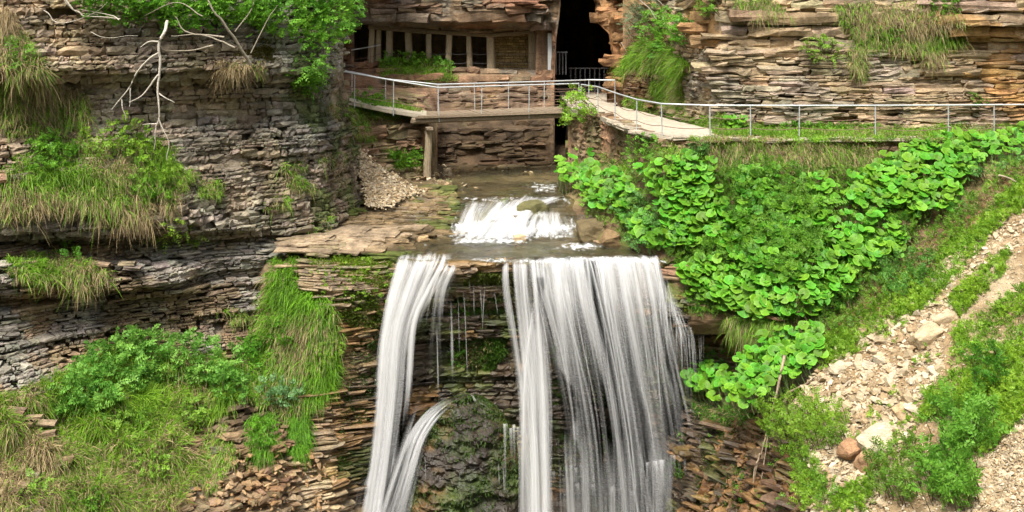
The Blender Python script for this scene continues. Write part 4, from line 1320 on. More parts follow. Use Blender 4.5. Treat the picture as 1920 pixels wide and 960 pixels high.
# the boulders that stand out
def boulder(u, v, d, sx, sy, sz, rotz, tilt, colr, label, seed, patch=None, n=16):
    r_ = np.random.RandomState(seed)
    bm = bmesh.new()
    for p in r_.uniform(-1, 1, (n + 14, 3)): bm.verts.new(np.sign(p) * np.abs(p) ** .45 * .5)
    bmesh.ops.convex_hull(bm, input=bm.verts)
    bmesh.ops.delete(bm, geom=[w for w in bm.verts if not w.link_faces], context='VERTS')
    bmesh.ops.triangulate(bm, faces=bm.faces)
    bmesh.ops.subdivide_edges(bm, edges=bm.edges[:], cuts=3, use_grid_fill=True)
    bmesh.ops.smooth_vert(bm, verts=bm.verts[:], factor=.5, use_axis_x=True, use_axis_y=True, use_axis_z=True)
    co = np.array([w.co[:] for w in bm.verts])
    q_ = (fbm(co, 3.0, 4, seed) - .5)[:, None] * unit(co) * .22
    for w, e in zip(bm.verts, q_): w.co += Vector(e)
    bmesh.ops.recalc_face_normals(bm, faces=bm.faces)
    me = bpy.data.meshes.new('boulder'); bm.to_mesh(me); bm.free()
    ca = me.color_attributes.new('tint', 'FLOAT_COLOR', 'POINT')
    for d_ in ca.data: d_.color = (*colr, 1)
    me.materials.append(M['stone'])
    o = link('boulder', me, None, label, 'boulder')
    p = W(u, v, d)
    o.location = Vector(p); o.scale = (sx, sy, sz); o.rotation_euler = (tilt[0], tilt[1], rotz)
    return o
boulder(1737, 633, scree_d(1737, 640) + .05, .85, .5, .5, .25, (.25, -.25), (.42, .32, .20), 'large brown slab-shaped boulder lying in the middle of the scree', 1)
boulder(1650, 825, scree_d(1650, 835) + .1, 1.05, .7, .42, .5, (.35, -.45), (.40, .33, .23), 'large pale pointed boulder at the lower edge of the scree', 2)
boulder(1690, 775, scree_d(1690, 780) + .08, .38, .3, .42, .2, (.2, -.5), (.42, .29, .16), 'brown upright stone just above the pale pointed boulder', 3)
boulder(1572, 693, scree_d(1572, 700) + .05, .46, .34, .26, .4, (.2, -.4), (.40, .33, .23), 'pale stone at the left edge of the scree beside the leaning branch', 4)
boulder(1775, 598, scree_d(1775, 603) + .05, .6, .3, .25, -.5, (.2, -.5), (.43, .33, .21), 'long brown stone just above the slab-shaped boulder', 5)
boulder(1594, 845, scree_d(1594, 850) - .1, .52, .45, .36, .5, (.3, -.2), (.30, .17, .09), 'reddish boulder below the pale pointed boulder, left of it', 6)
boulder(1622, 865, scree_d(1622, 870) - .1, .5, .4, .42, .1, (.1, -.2), (.34, .20, .11), 'reddish brown boulder directly under the pale pointed boulder', 7)
# stones at the waterfall's right foot
rs = np.random.RandomState(5)
q = sample_poly([(1330, 800), (1400, 780), (1450, 800), (1520, 870), (1520, 965), (1290, 965), (1310, 900), (1360, 880)], 1100, 0, rs)
S = .06 + .36 * rs.uniform(0, 1, len(q)) ** 2.4
P = FC.P(q[:, 0], q[:, 1], .02); Nn = unit(FC.N(q[:, 0], q[:, 1]) + np.array([0, 0, 1.0]))
stones(P, Nn, S, rs, 50, 'wet brown stone in the rubble right of the waterfall foot', 'wet brown stones right of the waterfall foot', 'small_wet_rubble', tint=(.36, .23, .125), meshes=WET, restlabel='small wet brown rubble right of the waterfall foot', name='wet_stone')
q = sample_poly([(370, 870), (420, 790), (470, 850), (560, 850), (640, 860), (640, 965), (330, 965)], 260, 0, rs)
S = .05 + .24 * rs.uniform(0, 1, len(q)) ** 2.6
LFM = [m_.copy() for m_ in STONES]
for i_, m_ in enumerate(LFM):
    for d_ in m_.color_attributes['tint'].data: d_.color = tuple(np.array(HUES[i_ % 5]) * np.array([.72, .58, .46])) + (1,)
MM = type('M2', (), dict(d=lambda s, u, v: np.min([LL.d(u, v), FC.d(u, v)], 0), P=Patch.P, N=Patch.N))()
stones(MM.P(q[:, 0], q[:, 1], .03), unit(MM.N(q[:, 0], q[:, 1]) + np.array([0, 0, .8])), S, rs, 60, 'reddish brown stone in the rubble at the bottom left of the waterfall', 'reddish stones at lower left', 'small_red_rubble', tint=(.72, .58, .46), meshes=LFM, restlabel='small reddish rubble at the bottom left of the waterfall', name='red_stone')
# gravel pile left of the bridge post
PL = Patch([630, 690, 740, 800, 830], [262, 300, 330, 362, 395], [[37.9, 38.6, 39.4, 40.0, 40.4], [37.5, 37.8, 38.5, 39.6, 40.4], [37.1, 37.2, 37.6, 38.7, 39.9], [36.7, 36.6, 36.8, 37.5, 38.8], [36.2, 36.0, 36.1, 36.8, 38.0]])
PILE = [(658, 276), (678, 280), (705, 303), (735, 325), (765, 342), (795, 357), (770, 368), (715, 392), (688, 380), (676, 330)]
sheet('gravel_pile', PL, (640, 800), (268, 395), 60, 50, lambda P_: np.broadcast_to(np.array([.30, .24, .17]), P_.shape).copy(), M['stone'], hole=lambda u, v: ~inpoly([(662, 284), (680, 292), (705, 312), (735, 332), (765, 348), (780, 358), (765, 364), (715, 384), (692, 374), (680, 330)], u, v), back=.05, amp=.08, cap=False,
      label='cone of pale broken stone at the foot of the left cliff', cat='gravel')
pile = bpy.data.objects['gravel_pile']
q = sample_poly(PILE, 1700, 0, rs) + rs.normal(0, 5, (1700, 2)) * np.array([1, .6]); S = .05 + .12 * rs.uniform(0, 1, len(q)) ** 2
stones(PL.P(q[:, 0], q[:, 1], .01), unit(PL.N(q[:, 0], q[:, 1]) + np.array([0, 0, .6])), S, rs, 120, None, None, 'small_stones', tint=(1.15, 1.15, 1.15), parent=pile)
# loose stones on the bed beside the bridge post and by the stream
n = 520
X = rs.uniform(-3.6, 1.6, n); Y = rs.uniform(38.6, 43.4, n)
ok = (X < xl(Y) + .3 + rs.normal(0, .3, n)) | (Y > 41.8)
X, Y = X[ok], Y[ok]
S = .06 + .34 * rs.uniform(0, 1, len(X)) ** 3
P = np.stack([X, Y, bedz(X, Y) + S * .15], -1)
stones(P, np.broadcast_to(np.array([0, 0, 1.0]), P.shape), S, rs, 40, 'pale stone lying on the stream bed under the footbridge', 'pale stones on the stream bed under the footbridge', 'small_bed_stones', restlabel='small pale stones on the stream bed under the footbridge', name='bed_stone')
for (u, v, d, s, lb_, sd, c) in ((793, 448, 34.3, .34, 'small orange-tan stone at the left edge of the stream above the waterfall', 11, (.50, .34, .18)),
                            (974, 447, 34.5, .44, 'tan stone below the small cascade in midstream', 12, (.45, .33, .20)),
                            (948, 378, 36.55, .36, 'dark mossy stone at the top of the small cascade', 13, (.10, .11, .04)),
                            (1000, 394, 35.9, 1.0, 'mossy rock parting the small cascade', 14, (.12, .11, .045)),
                            (968, 410, 35.45, .42, 'dark wet rock splitting the lower cascade', 15, (.12, .09, .05)),
                            (1108, 432, 34.7, 1.15, 'brown block on the right bank beside the small cascade', 16, (.12, .09, .045)),
                            (1140, 448, 33.9, .8, 'ochre block on the right bank under the ferns', 17, (.20, .13, .065))):
    boulder(u, v, d, s, s * .8, s * .62, .3 * sd, (.05, .05), c, lb_, sd)

# the mossy boulder under the left fall
def mossy_boulder():
    vv = np.linspace(738, 1020, 110); th = np.linspace(0, np.pi, 120)
    uL = np.interp(vv, [738, 748, 775, 810, 880, 960, 1020], [866, 836, 796, 772, 754, 738, 726])
    uR = np.interp(vv, [738, 748, 775, 810, 880, 960, 1020], [890, 910, 942, 962, 976, 986, 992])
    mid, hf = (uL + uR) / 2, (uR - uL) / 2
    U = mid[:, None] - hf[:, None] * np.cos(th)[None] * 1.02
    bul = np.interp(vv, [738, 800, 900, 1020], [.35, .9, 1.4, 1.8])
    D = 31.7 - bul[:, None] * np.sin(th)[None] ** .7 - np.interp(vv, [738, 1020], [0, .25])[:, None]
    V = np.repeat(vv[:, None], len(th), 1)
    P = W(U, V, D)
    q = fbm(P, 1.6, 5, 33, (1, 1, 2.6)) - .5
    st = np.abs(((P[..., 2] / .17 + q * 2) % 1) - .5)
    q2 = fbm(P, 5.0, 4, 36, (1, 1, 1.6)) - .5
    P[..., 1] -= q * .7 + q2 * .35 + (st - .25) * .05
    P[..., 2] += (fbm(P, 2.5, 3, 35) - .5) * .12
    C = mixc(DARK * .45, OCH * .3, vein(P, .9, .5, .62, 5) * sstep(3, -1, P[..., 2]))
    C = mixc(C, MOSS * .55, vein(P, 1.3, .38, .62, 41))
    idx = np.arange(U.size).reshape(U.shape)
    f = np.stack([idx[:-1, :-1], idx[1:, :-1], idx[1:, 1:], idx[:-1, 1:]], -1).reshape(-1, 4)
    mb = MB(); mb.add(P, f, C.reshape(-1, 3))
    # a back so that it is closed
    mb.build('mossy_boulder', M['wet'], label='large dark mossy boulder under the left strand of the waterfall', cat='boulder')
    return P, U, V
MBP, MBU, MBV = mossy_boulder()

# ================================================================== PLANTS
G1 = np.array([.11, .255, .018]); G2 = np.array([.24, .43, .03]); G3 = np.array([.05, .14, .016]); DRY = np.array([.42, .32, .17]); BLUE = np.array([.10, .25, .065]); LIME = np.array([.24, .38, .03])
UPV = np.array([0, 0, 1.0])
class Multi:
    """the nearest of several surfaces"""
    def __init__(s, *p): s.p = p
    def d(s, u, v): return np.min([q.d(u, v) for q in s.p], 0)
    P = Patch.P
    N = Patch.N
LEFT = Multi(LL, FC)
LOW = LL

def blades(mb, Pq, Dr, Ln, wd, droop, colr, rs):
    n = len(Pq)
    t = np.array([0, .4, .75, 1.0])
    C = Pq[:, None] + Dr[:, None] * (Ln[:, None] * t)[..., None]
    C[..., 2] -= (Ln * droop)[:, None] * t[None] ** 2
    side = unit(np.cross(Dr, rs.normal(0, 1, (n, 3)) + np.array([0, -1.5, 0])))
    ww = wd[:, None] * np.array([.8, 1.0, .65, .12])[None]
    A = C - side[:, None] * ww[..., None] / 2; B = C + side[:, None] * ww[..., None] / 2
    V = np.stack([A, B], 2).reshape(n, 8, 3)
    f0 = np.array([(0, 1, 3, 2), (2, 3, 5, 4), (4, 5, 7, 6)])
    f = (f0[None] + (np.arange(n) * 8)[:, None, None]).reshape(-1, 4)
    mb.add(V, f, np.repeat(colr, 8, 0))

def grass(name, patch, poly, nt, per, Lr, dry, label, seed, outw=.5, up=.7, droop=.5, green=G2, rad=.14, wd=.016, bias=None, sink=.03, parent=None, green2=G1):
    rs = np.random.RandomState(seed)
    q = sample_poly(poly, nt, 0, rs)
    nt = len(q)
    P0 = patch.P(q[:, 0], q[:, 1], -sink); N0 = patch.N(q[:, 0], q[:, 1])
    drt = np.clip(dry + (fbm(P0, .8, 3, seed) - .5) * 1.6, 0, 1)
    if bias is not None: drt = np.clip(drt + bias(q[:, 0], q[:, 1]), 0, 1)
    k = np.repeat(np.arange(nt), per); n = len(k)
    P = P0[k] + rs.normal(0, rad * .5, (n, 3)) * np.array([1, .5, .5])
    Dr = unit(N0[k] * outw + UPV * up + rs.normal(0, .38, (n, 3)) + rs.normal(0, .2, (nt, 3))[k])
    Ln = rs.uniform(Lr[0], Lr[1], n) * rs.uniform(.7, 1.25, nt)[k]
    isd = rs.rand(n) < drt[k]
    g = mixc(green2, green, rs.uniform(0, 1, n)) * (rs.uniform(.6, 1.3, nt) * (.65 + .7 * fbm(P0, 1.5, 3, seed + 3)))[k][:, None]
    dc = DRY * rs.uniform(.55, 1.15, (n, 1))
    c = np.where(isd[:, None], dc, g) * rs.normal(1, .12, (n, 1)).clip(.6, 1.4)
    mb = MB()
    blades(mb, P, Dr, Ln, np.full(n, wd) * rs.uniform(.6, 1.3, n), droop * rs.uniform(.6, 1.4, n) + isd * .15, c, rs)
    if parent is not None:
        return mb.build(name, M['grass'], parent, kind='stuff')
    return mb.build(name, M['grass'], kind='stuff', label=label, cat='grass')

def sprays(mb, Pq, ax, nr, L, K, l, w, colr, rs, curl=.25, fold=.25, taper=True):
    """pinnate leaves: K pairs of leaflets along an arching axis"""
    n = len(Pq)
    t = (np.arange(K) + .6) / K
    side = unit(np.cross(ax, nr)); nr = unit(np.cross(side, ax))
    C = Pq[:, None] + ax[:, None] * (L[:, None] * t)[..., None]
    C[..., 2] -= (L * curl)[:, None] * t[None] ** 2
    prof = (np.sin(np.pi * (t * .8 + .18)) ** .7 if taper else np.ones(K))
    for sgn in (-1, 1):
        dr = unit(side[:, None] * sgn + ax[:, None] * .55 + rs.normal(0, .22, (n, K, 3)) - UPV * fold * .5)
        ll = l[:, None] * prof[None] * rs.uniform(.75, 1.2, (n, K)); wq = w[:, None] * prof[None] * rs.uniform(.8, 1.2, (n, K))
        cr = unit(np.cross(dr, nr[:, None] + rs.normal(0, .25, (n, K, 3))))
        b = C; tip = C + dr * ll[..., None]
        m1 = C + dr * (ll * .45)[..., None] + cr * wq[..., None] / 2; m2 = C + dr * (ll * .45)[..., None] - cr * wq[..., None] / 2
        tip = tip.copy(); tip[..., 2] -= ll * fold * .5
        V = np.stack([b, m1, tip, m2], 2).reshape(-1, 3)
        f = np.arange(len(V)).reshape(-1, 4)
        c = np.repeat((colr[:, None] * rs.normal(1, .10, (n, K, 1)).clip(.7, 1.3)).reshape(-1, 3), 4, 0)
        mb.add(V, f, c)

def leafy(name, patch, poly, ns, Lr, K, lr, wr, label, seed, cat='plant', colr=G1, col2=G2, thick=.3, up=.6, outw=.7, curl=.3, group=None, stems=True, nrm_up=.8, kind=None, spread=.5, twig=(.10, .08, .04), patchy=0, lift0=0.0):
    rs = np.random.RandomState(seed)
    q = sample_poly(poly, ns, 0, rs)
    if patchy:
        q = q[fbm(patch.P(q[:, 0], q[:, 1]), 1.0, 4, seed) + rs.normal(0, .04, len(q)) > patchy]
    n = len(q)
    N0 = patch.N(q[:, 0], q[:, 1])
    hgt = lift0 + thick * rs.uniform(0.05, 1, n)
    root = patch.P(q[:, 0], q[:, 1])
    P = root + (N0 * .6 + UPV * .5) * hgt[:, None]
    ax = unit(N0 * outw + UPV * up + rs.normal(0, spread, (n, 3)) * np.array([1.3, .8, .7]))
    nr = unit(UPV * nrm_up + np.array([0, -1, 0]) * .45 + rs.normal(0, .3, (n, 3)))
    L = rs.uniform(Lr[0], Lr[1], n)
    tone = np.clip(fbm(P, 1.6, 3, seed) * 1.5 - .25 + rs.normal(0, .15, n), 0, 1)
    c = mixc(colr, col2, tone)
    mb = MB()
    sprays(mb, P, ax, nr, L, K, rs.uniform(lr[0], lr[1], n), rs.uniform(wr[0], wr[1], n), c, rs, curl=curl)
    if kind:
        return mb.build(name, M['leaf'], kind=kind, label=label, cat=cat)
    cu, cv = np.mean(q[:, 0]), np.max(q[:, 1])
    base = patch.P(np.array(cu), np.array(cv))
    o = empty(name, base, label, cat, group)
    mb.build('foliage', M['leaf'], o)
    if stems:
        sb = MB()
        for i in range(0, n, max(1, n // 60)):
            a = root[i] - (N0[i] * .6 + UPV * .5) * .1; b = P[i]; m_ = (a + b) / 2 + rs.normal(0, .03, 3)
            tube(sb, [a, m_, b + ax[i] * L[i] * .3], [.012, .01, .006], 4, np.array(twig))
        sb.build('stems', M['bark'], o, kind='stuff')
    return o

# ---- butterbur: big round leaves, each one a part
def leaf_mesh(name, rs, notch=.55):
    n = 18
    V = [(0, 0, 0)]; C = [np.array([.10, .27, .016])]
    th = np.linspace(-np.pi + notch * .5, np.pi - notch * .5, n)
    for r_, z, b in ((.5, .10, .9), (.86, .24, 1.0), (1.0, .25, 1.55)):  # outer ring's colour brightened, painting in light caught by the cupped rim
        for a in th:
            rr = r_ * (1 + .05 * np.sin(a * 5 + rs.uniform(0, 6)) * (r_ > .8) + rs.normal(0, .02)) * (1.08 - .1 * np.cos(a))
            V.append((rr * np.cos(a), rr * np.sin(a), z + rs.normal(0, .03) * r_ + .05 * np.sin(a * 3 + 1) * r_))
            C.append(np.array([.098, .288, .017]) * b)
    f4, f3 = [], []
    for i in range(n - 1):
        f3.append((0, 1 + i, 2 + i))
        for k in range(2):
            a = 1 + k * n + i; f4.append((a, a + n, a + n + 1, a + 1))
    mb = MB(); mb.add(np.array(V) * .5, f4, np.array(C))
    mb.l.append(np.array(f3).reshape(-1)); mb.n.append(np.full(len(f3), 3, np.int64))
    me = mb.mesh(name, smooth=True); me.materials.append(M['broad'])
    return me
lr_ = np.random.RandomState(9)
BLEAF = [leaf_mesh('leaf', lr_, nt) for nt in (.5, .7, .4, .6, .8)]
def butterbur(patch, poly, n, size, label, seed, mind=13, lift=.45, group='butterbur clumps on the right bank'):
    rs = np.random.RandomState(seed)
    q = sample_poly(poly, n, mind, rs); n = len(q)
    N0 = patch.N(q[:, 0], q[:, 1])
    root = patch.P(q[:, 0], q[:, 1])
    o = empty('butterbur', patch.P(np.array(q[:, 0].mean()), np.array(q[:, 1].max())), label, 'plant', group)
    inv = Matrix.Translation(-o.location)
    sb = MB()
    for i in range(n):
        h = lift * rs.uniform(.5, 1.15)
        p = root[i] + (N0[i] * .55 + UPV * .6) * h
        nn = Vector(unit(UPV * .85 + np.array([0, -1, 0]) * .55 + N0[i] * .2 + rs.normal(0, .30, 3)))
        s = size * rs.uniform(.5, 1.35)
        rot = nn.to_track_quat('Z', 'Y').to_matrix().to_4x4() @ Matrix.Rotation(rs.uniform(0, 6.28), 4, 'Z')
        lf_ = bpy.data.objects.new('leaf', BLEAF[rs.randint(5)])
        col.objects.link(lf_)
        lf_.parent = o
        lf_.matrix_parent_inverse = inv
        lf_.matrix_basis = Matrix.Translation(Vector(p)) @ rot @ Matrix.Diagonal((s, s, s, 1))
        a = root[i] - N0[i] * .1 + rs.normal(0, .05, 3)
        tube(sb, [a, (a + p) / 2 + np.array([0, 0, -.04]), p], [.014, .012, .009], 4, np.array([.16, .24, .07]))
    sb.build('stalks', M['bark'], o, kind='stuff')
    return o

BB = [
 (BK, [(1042, 318), (1075, 302), (1112, 304), (1135, 345), (1090, 372), (1050, 362)], 34, .40, 'butterbur at the stream edge right under the bridge end wall'),
 (BK, [(1078, 348), (1160, 330), (1205, 375), (1185, 415), (1105, 402)], 46, .40, 'butterbur above the brown bank block beside the small cascade'),
 (BK, [(1200, 330), (1255, 312), (1340, 325), (1330, 372), (1240, 385)], 46, .40, 'butterbur below the dry straw grass at the path bend'),
 (BK, [(1250, 372), (1345, 368), (1365, 405), (1290, 425), (1240, 410)], 34, .42, 'butterbur between the path-bend clump and the fern tufts'),
 (BK, [(1165, 425), (1260, 402), (1345, 430), (1335, 478), (1225, 482)], 52, .42, 'butterbur over the ochre block just above the waterfall lip'),
 (BK, [(1335, 425), (1425, 415), (1435, 470), (1355, 492)], 34, .42, 'butterbur left of the dark shrub in the middle of the bank'),
 (BK, [(1278, 520), (1325, 500), (1395, 530), (1398, 592), (1340, 588), (1290, 560)], 46, .44, 'butterbur hanging over the rock ledge right of the waterfall'),
 (BK, [(1395, 525), (1480, 535), (1495, 600), (1402, 604)], 42, .44, 'butterbur in the middle of the lowest row on the bank'),
 (BK, [(1482, 520), (1570, 500), (1600, 560), (1515, 602)], 42, .42, 'butterbur at the right end of the lowest row on the bank'),
 (BK, [(1440, 450), (1540, 425), (1560, 485), (1470, 505)], 38, .42, 'butterbur right below the dark shrub in mid-bank'),
 (BK, [(1545, 430), (1625, 425), (1700, 455), (1680, 500), (1590, 522)], 44, .42, 'butterbur beside the gully above the scree slope'),
 (BK, [(1590, 360), (1680, 305), (1725, 378), (1650, 420), (1595, 400)], 56, .42, 'butterbur at the left of the big upper clump below the railing'),
 (BK, [(1680, 300), (1760, 272), (1860, 282), (1835, 345), (1735, 362)], 66, .42, 'butterbur at the top of the big upper clump below the railing'),
 (BK, [(1690, 370), (1800, 345), (1800, 395), (1705, 425)], 40, .42, 'butterbur at the bottom right of the big upper clump'),
 (BK, [(1468, 345), (1555, 358), (1600, 395), (1530, 392)], 22, .36, 'sparse butterbur under the stone courses in mid-bank'),
 (FC, [(1285, 722), (1330, 698), (1372, 718), (1352, 765), (1295, 752)], 30, .40, 'butterbur touched by the right edge of the waterfall'),
 (Multi(FC, BK, SC), [(1385, 702), (1440, 655), (1540, 632), (1548, 690), (1475, 738), (1392, 732)], 58, .38, 'largest butterbur below the overhang, left of the scree'),
 (Multi(FC, SC), [(1355, 735), (1465, 728), (1440, 776), (1368, 776)], 34, .36, 'butterbur under the largest low clump'),
 (BK, [(1845, 285), (1925, 255), (1925, 305), (1860, 318)], 30, .36, 'butterbur at the far right edge under the railing'),
 (BK, [(1372, 338), (1450, 330), (1462, 388), (1388, 400)], 34, .40, 'butterbur at the top of mid-bank below the straw grass'),
 (BK, [(1440, 400), (1535, 392), (1560, 428), (1455, 445)], 32, .40, 'butterbur in front of the dark shrub in mid-bank'),
 (BK, [(1360, 470), (1440, 480), (1470, 525), (1380, 525)], 34, .42, 'butterbur between the dark shrub and the lowest row'),
 (RC, [(1362, 238), (1402, 234), (1404, 254), (1364, 256)], 12, .34, 'small butterbur on the path side at the cliff foot'),
]
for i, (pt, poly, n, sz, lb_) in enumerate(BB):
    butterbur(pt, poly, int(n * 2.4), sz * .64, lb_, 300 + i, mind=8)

# ---- grasses
up_dry = lambda u, v: sstep(330, 400, v) * .55
grass('ledge_grass', LU, [(0, 62), (42, 60), (92, 150), (170, 188), (165, 250), (60, 258), (0, 250)], 260, 34, (.3, .62), .62, 'dry straw-coloured grass tussocks at the upper left edge', 401, droop=.75)
grass('ledge_grass', LU, [(0, 15), (22, 22), (28, 70), (0, 82)], 40, 34, (.3, .6), .8, 'dry grass tuft in the top left corner', 402, droop=.75)
grass('ledge_grass', LU, [(50, 285), (120, 262), (320, 270), (345, 330), (330, 385), (255, 428), (190, 418), (170, 392), (0, 408), (0, 330)], 620, 36, (.26, .56), .22, 'long green and straw grass hanging from the ledge in mid left cliff', 403, droop=.8, bias=up_dry)
grass('ledge_grass', LL, [(22, 486), (110, 472), (200, 508), (212, 532), (140, 545), (100, 530), (20, 522)], 190, 34, (.25, .5), .42, 'tussock on the jutting lower ledge at left', 404, droop=.7)
low_dry = lambda u, v: sstep(760, 860, v) * .42 + sstep(140, 40, u) * .25
SLOPE = [(40, 735), (130, 690), (240, 650), (440, 680), (445, 752), (400, 790), (330, 800), (380, 880), (330, 960), (60, 985), (0, 985), (0, 745)]
grass('slope_grass', LL, SLOPE, 1700, 36, (.28, .62), .10, 'bright green grass covering the lower left slope', 405, droop=.65, bias=low_dry, green=np.array([.24, .40, .03]), green2=np.array([.12, .26, .016]))
HANG = [(505, 486), (552, 480), (562, 540), (622, 572), (640, 640), (622, 735), (590, 772), (525, 775), (455, 745), (452, 690), (478, 640), (495, 560)]
grass('hanging_grass', LEFT, HANG, 760, 34, (.16, .45), .12, 'vivid green grass hanging down the rock left of the waterfall', 406, droop=.75, green=np.array([.18, .38, .016]), up=.5, outw=.7)
grass('hanging_grass', LEFT, [(462, 782), (510, 776), (514, 830), (498, 852), (466, 848)], 90, 34, (.25, .5), .05, 'short green grass beard below the hanging grass, left one', 407, droop=1.1, green=np.array([.13, .34, .012]), up=.3)
grass('hanging_grass', LEFT, [(540, 782), (574, 780), (574, 838), (560, 850), (544, 842)], 70, 34, (.25, .45), .05, 'short green grass beard below the hanging grass, right one', 408, droop=1.1, green=np.array([.13, .34, .012]), up=.3)
grass('hanging_grass', LEFT, [(380, 820), (425, 800), (440, 860), (400, 930), (370, 900)], 110, 32, (.2, .42), .3, 'green and dry grass on the broken rock at lower left', 409, droop=.9)
grass('cliff_grass', RC, [(1172, 120), (1200, 78), (1262, 90), (1292, 120), (1275, 165), (1235, 135), (1190, 135), (1160, 140)], 260, 32, (.3, .6), .15, 'green grass slope right of the cave mouth', 410, droop=.7)
grass('cliff_grass', RC, [(1225, 150), (1282, 150), (1280, 205), (1240, 200)], 130, 32, (.25, .5), .3, 'green grass strip running down beside the cliff corner', 411, droop=.8)
grass('cliff_grass', RC, [(1175, 185), (1262, 195), (1310, 225), (1320, 248), (1270, 232), (1180, 208)], 240, 32, (.2, .42), .12, 'grass fringe on the inner side of the path bend', 412, droop=.5)
grass('cliff_grass', RC, [(1315, 222), (1360, 222), (1420, 238), (1650, 238), (1655, 256), (1400, 258), (1320, 250)], 330, 32, (.18, .4), .15, 'green grass strip between path and right cliff', 413, droop=.5)
grass('cliff_grass', RC, [(1650, 240), (1930, 236), (1930, 252), (1650, 256)], 150, 30, (.15, .35), .3, 'thin grass at the cliff foot near the right edge', 414, droop=.5)
class PathPlane:
    def d(s, u, v): return (ZC - 7.84) * F / np.asarray(v, float) + 0 * np.asarray(u, float)
    P = Patch.P
    def N(s, u, v): return np.broadcast_to(UPV, np.asarray(u, float).shape + (3,)).copy()
PPL = PathPlane()
grass('path_grass', PPL, [(1330, 247), (1930, 247), (1930, 259), (1700, 258.5), (1420, 258.5), (1350, 254)], 620, 30, (.10, .3), .2, 'grass growing over the inner half of the footpath on the right', 470, droop=.5, sink=.02)
grass('path_grass', PPL, [(1290, 262), (1345, 258), (1930, 260), (1930, 263), (1300, 265)], 200, 26, (.10, .28), .35, 'grass tufts along the outer path edge', 471, droop=.7, sink=.02)
for k, (poly, n, dry, lb_) in enumerate(((
    [(1560, 12), (1640, 5), (1800, 8), (1805, 45), (1690, 75), (1660, 95), (1600, 70)], 330, .45, 'mixed dry and green grass high on the right cliff'),
    ([(1600, 62), (1680, 70), (1800, 70), (1810, 90), (1700, 100), (1610, 88)], 200, .35, 'grass along the ledge under the high right cliff grass'),
    ([(1590, 95), (1620, 90), (1620, 140), (1600, 140)], 60, .65, 'dry tuft under the bright fern on the right cliff'),
    ([(1380, 5), (1450, 0), (1480, 30), (1400, 35)], 90, .4, 'thin dry grass above the cliff corner'),
    ([(1730, 95), (1760, 95), (1765, 118), (1735, 118)], 40, .4, 'little grass tuft below the ledge on the right cliff'))):
    grass('cliff_grass', RC, poly, n, 30, (.2, .48), dry, lb_, 420 + k, droop=.85)
straw = lambda u, v: (sstep(1300, 1380, u) * sstep(1520, 1440, u)) * .25
grass('bank_grass', BK, [(1235, 262), (1330, 266), (1645, 270), (1645, 325), (1560, 330), (1500, 318), (1400, 335), (1330, 318), (1240, 330)], 640, 34, (.25, .55), .42, 'straw and green grass hanging below the path edge', 430, droop=.8, bias=straw)
grass('bank_grass', BK, [(1120, 275), (1180, 262), (1240, 270), (1230, 335), (1150, 330)], 160, 32, (.2, .45), .45, 'sparse dry grass at the foot of the dry stone wall', 431, droop=.7)
grass('bank_grass', BK, [(1180, 380), (1700, 330), (1740, 420), (1640, 520), (1560, 600), (1450, 610), (1300, 590), (1280, 500)], 900, 30, (.18, .4), .2, 'low grass growing between the butterbur on the bank', 432, droop=.6, green=G1, green2=G3)
grass('bank_grass', BK, [(1360, 595), (1480, 600), (1470, 632), (1380, 630)], 140, 32, (.2, .45), .4, 'drooping grass and roots over the overhang right of the waterfall', 433, droop=1.1)
grass('bank_grass', FC, [(1300, 760), (1420, 770), (1440, 800), (1330, 800)], 130, 30, (.12, .3), .1, 'wet moss and grass below the low butterbur', 434, droop=.6, green=G1, green2=G3)
grass('mound_grass', BW, [(712, 122), (760, 108), (830, 118), (856, 150), (780, 158), (720, 150)], 240, 32, (.25, .55), .1, 'green grass mound in front of the gallery', 435, droop=.6)
grass('bank_grass', LB, [(650, 185), (720, 190), (790, 210), (785, 225), (720, 222), (655, 225)], 260, 32, (.2, .45), .12, 'green grass on the bank left of the footbridge', 436, droop=.6)
grass('bank_grass', LB, [(655, 225), (690, 230), (695, 265), (665, 262)], 80, 32, (.2, .45), .15, 'green grass hanging under the rising path', 437, droop=.8)
grass('bank_grass', LB, [(720, 285), (770, 290), (790, 318), (740, 318)], 80, 30, (.15, .35), .1, 'grass at the foot of the bank beside the bridge post', 438, droop=.5)
# small tufts on ledges of the left cliff
k = 0
for (u, v, n, dry) in ((430, 130, 26, .7), (470, 125, 14, .8), (560, 350, 20, .5), (640, 210, 14, .4), (600, 420, 14, .5), (520, 380, 20, .2), (390, 355, 30, .3), (235, 390, 20, .3), (440, 590, 14, .3), (340, 330, 20, .4), (545, 320, 14, .3), (620, 300, 12, .4), (300, 340, 20, .3)):
    k += 1
    grass('cliff_tuft', LU if v < 440 else LL, [(u - 22, v - 12), (u + 22, v - 12), (u + 24, v + 14), (u - 24, v + 14)], n, 26, (.15, .4), dry, None, 440 + k, droop=.85, parent=bpy.data.objects['left_cliff'])
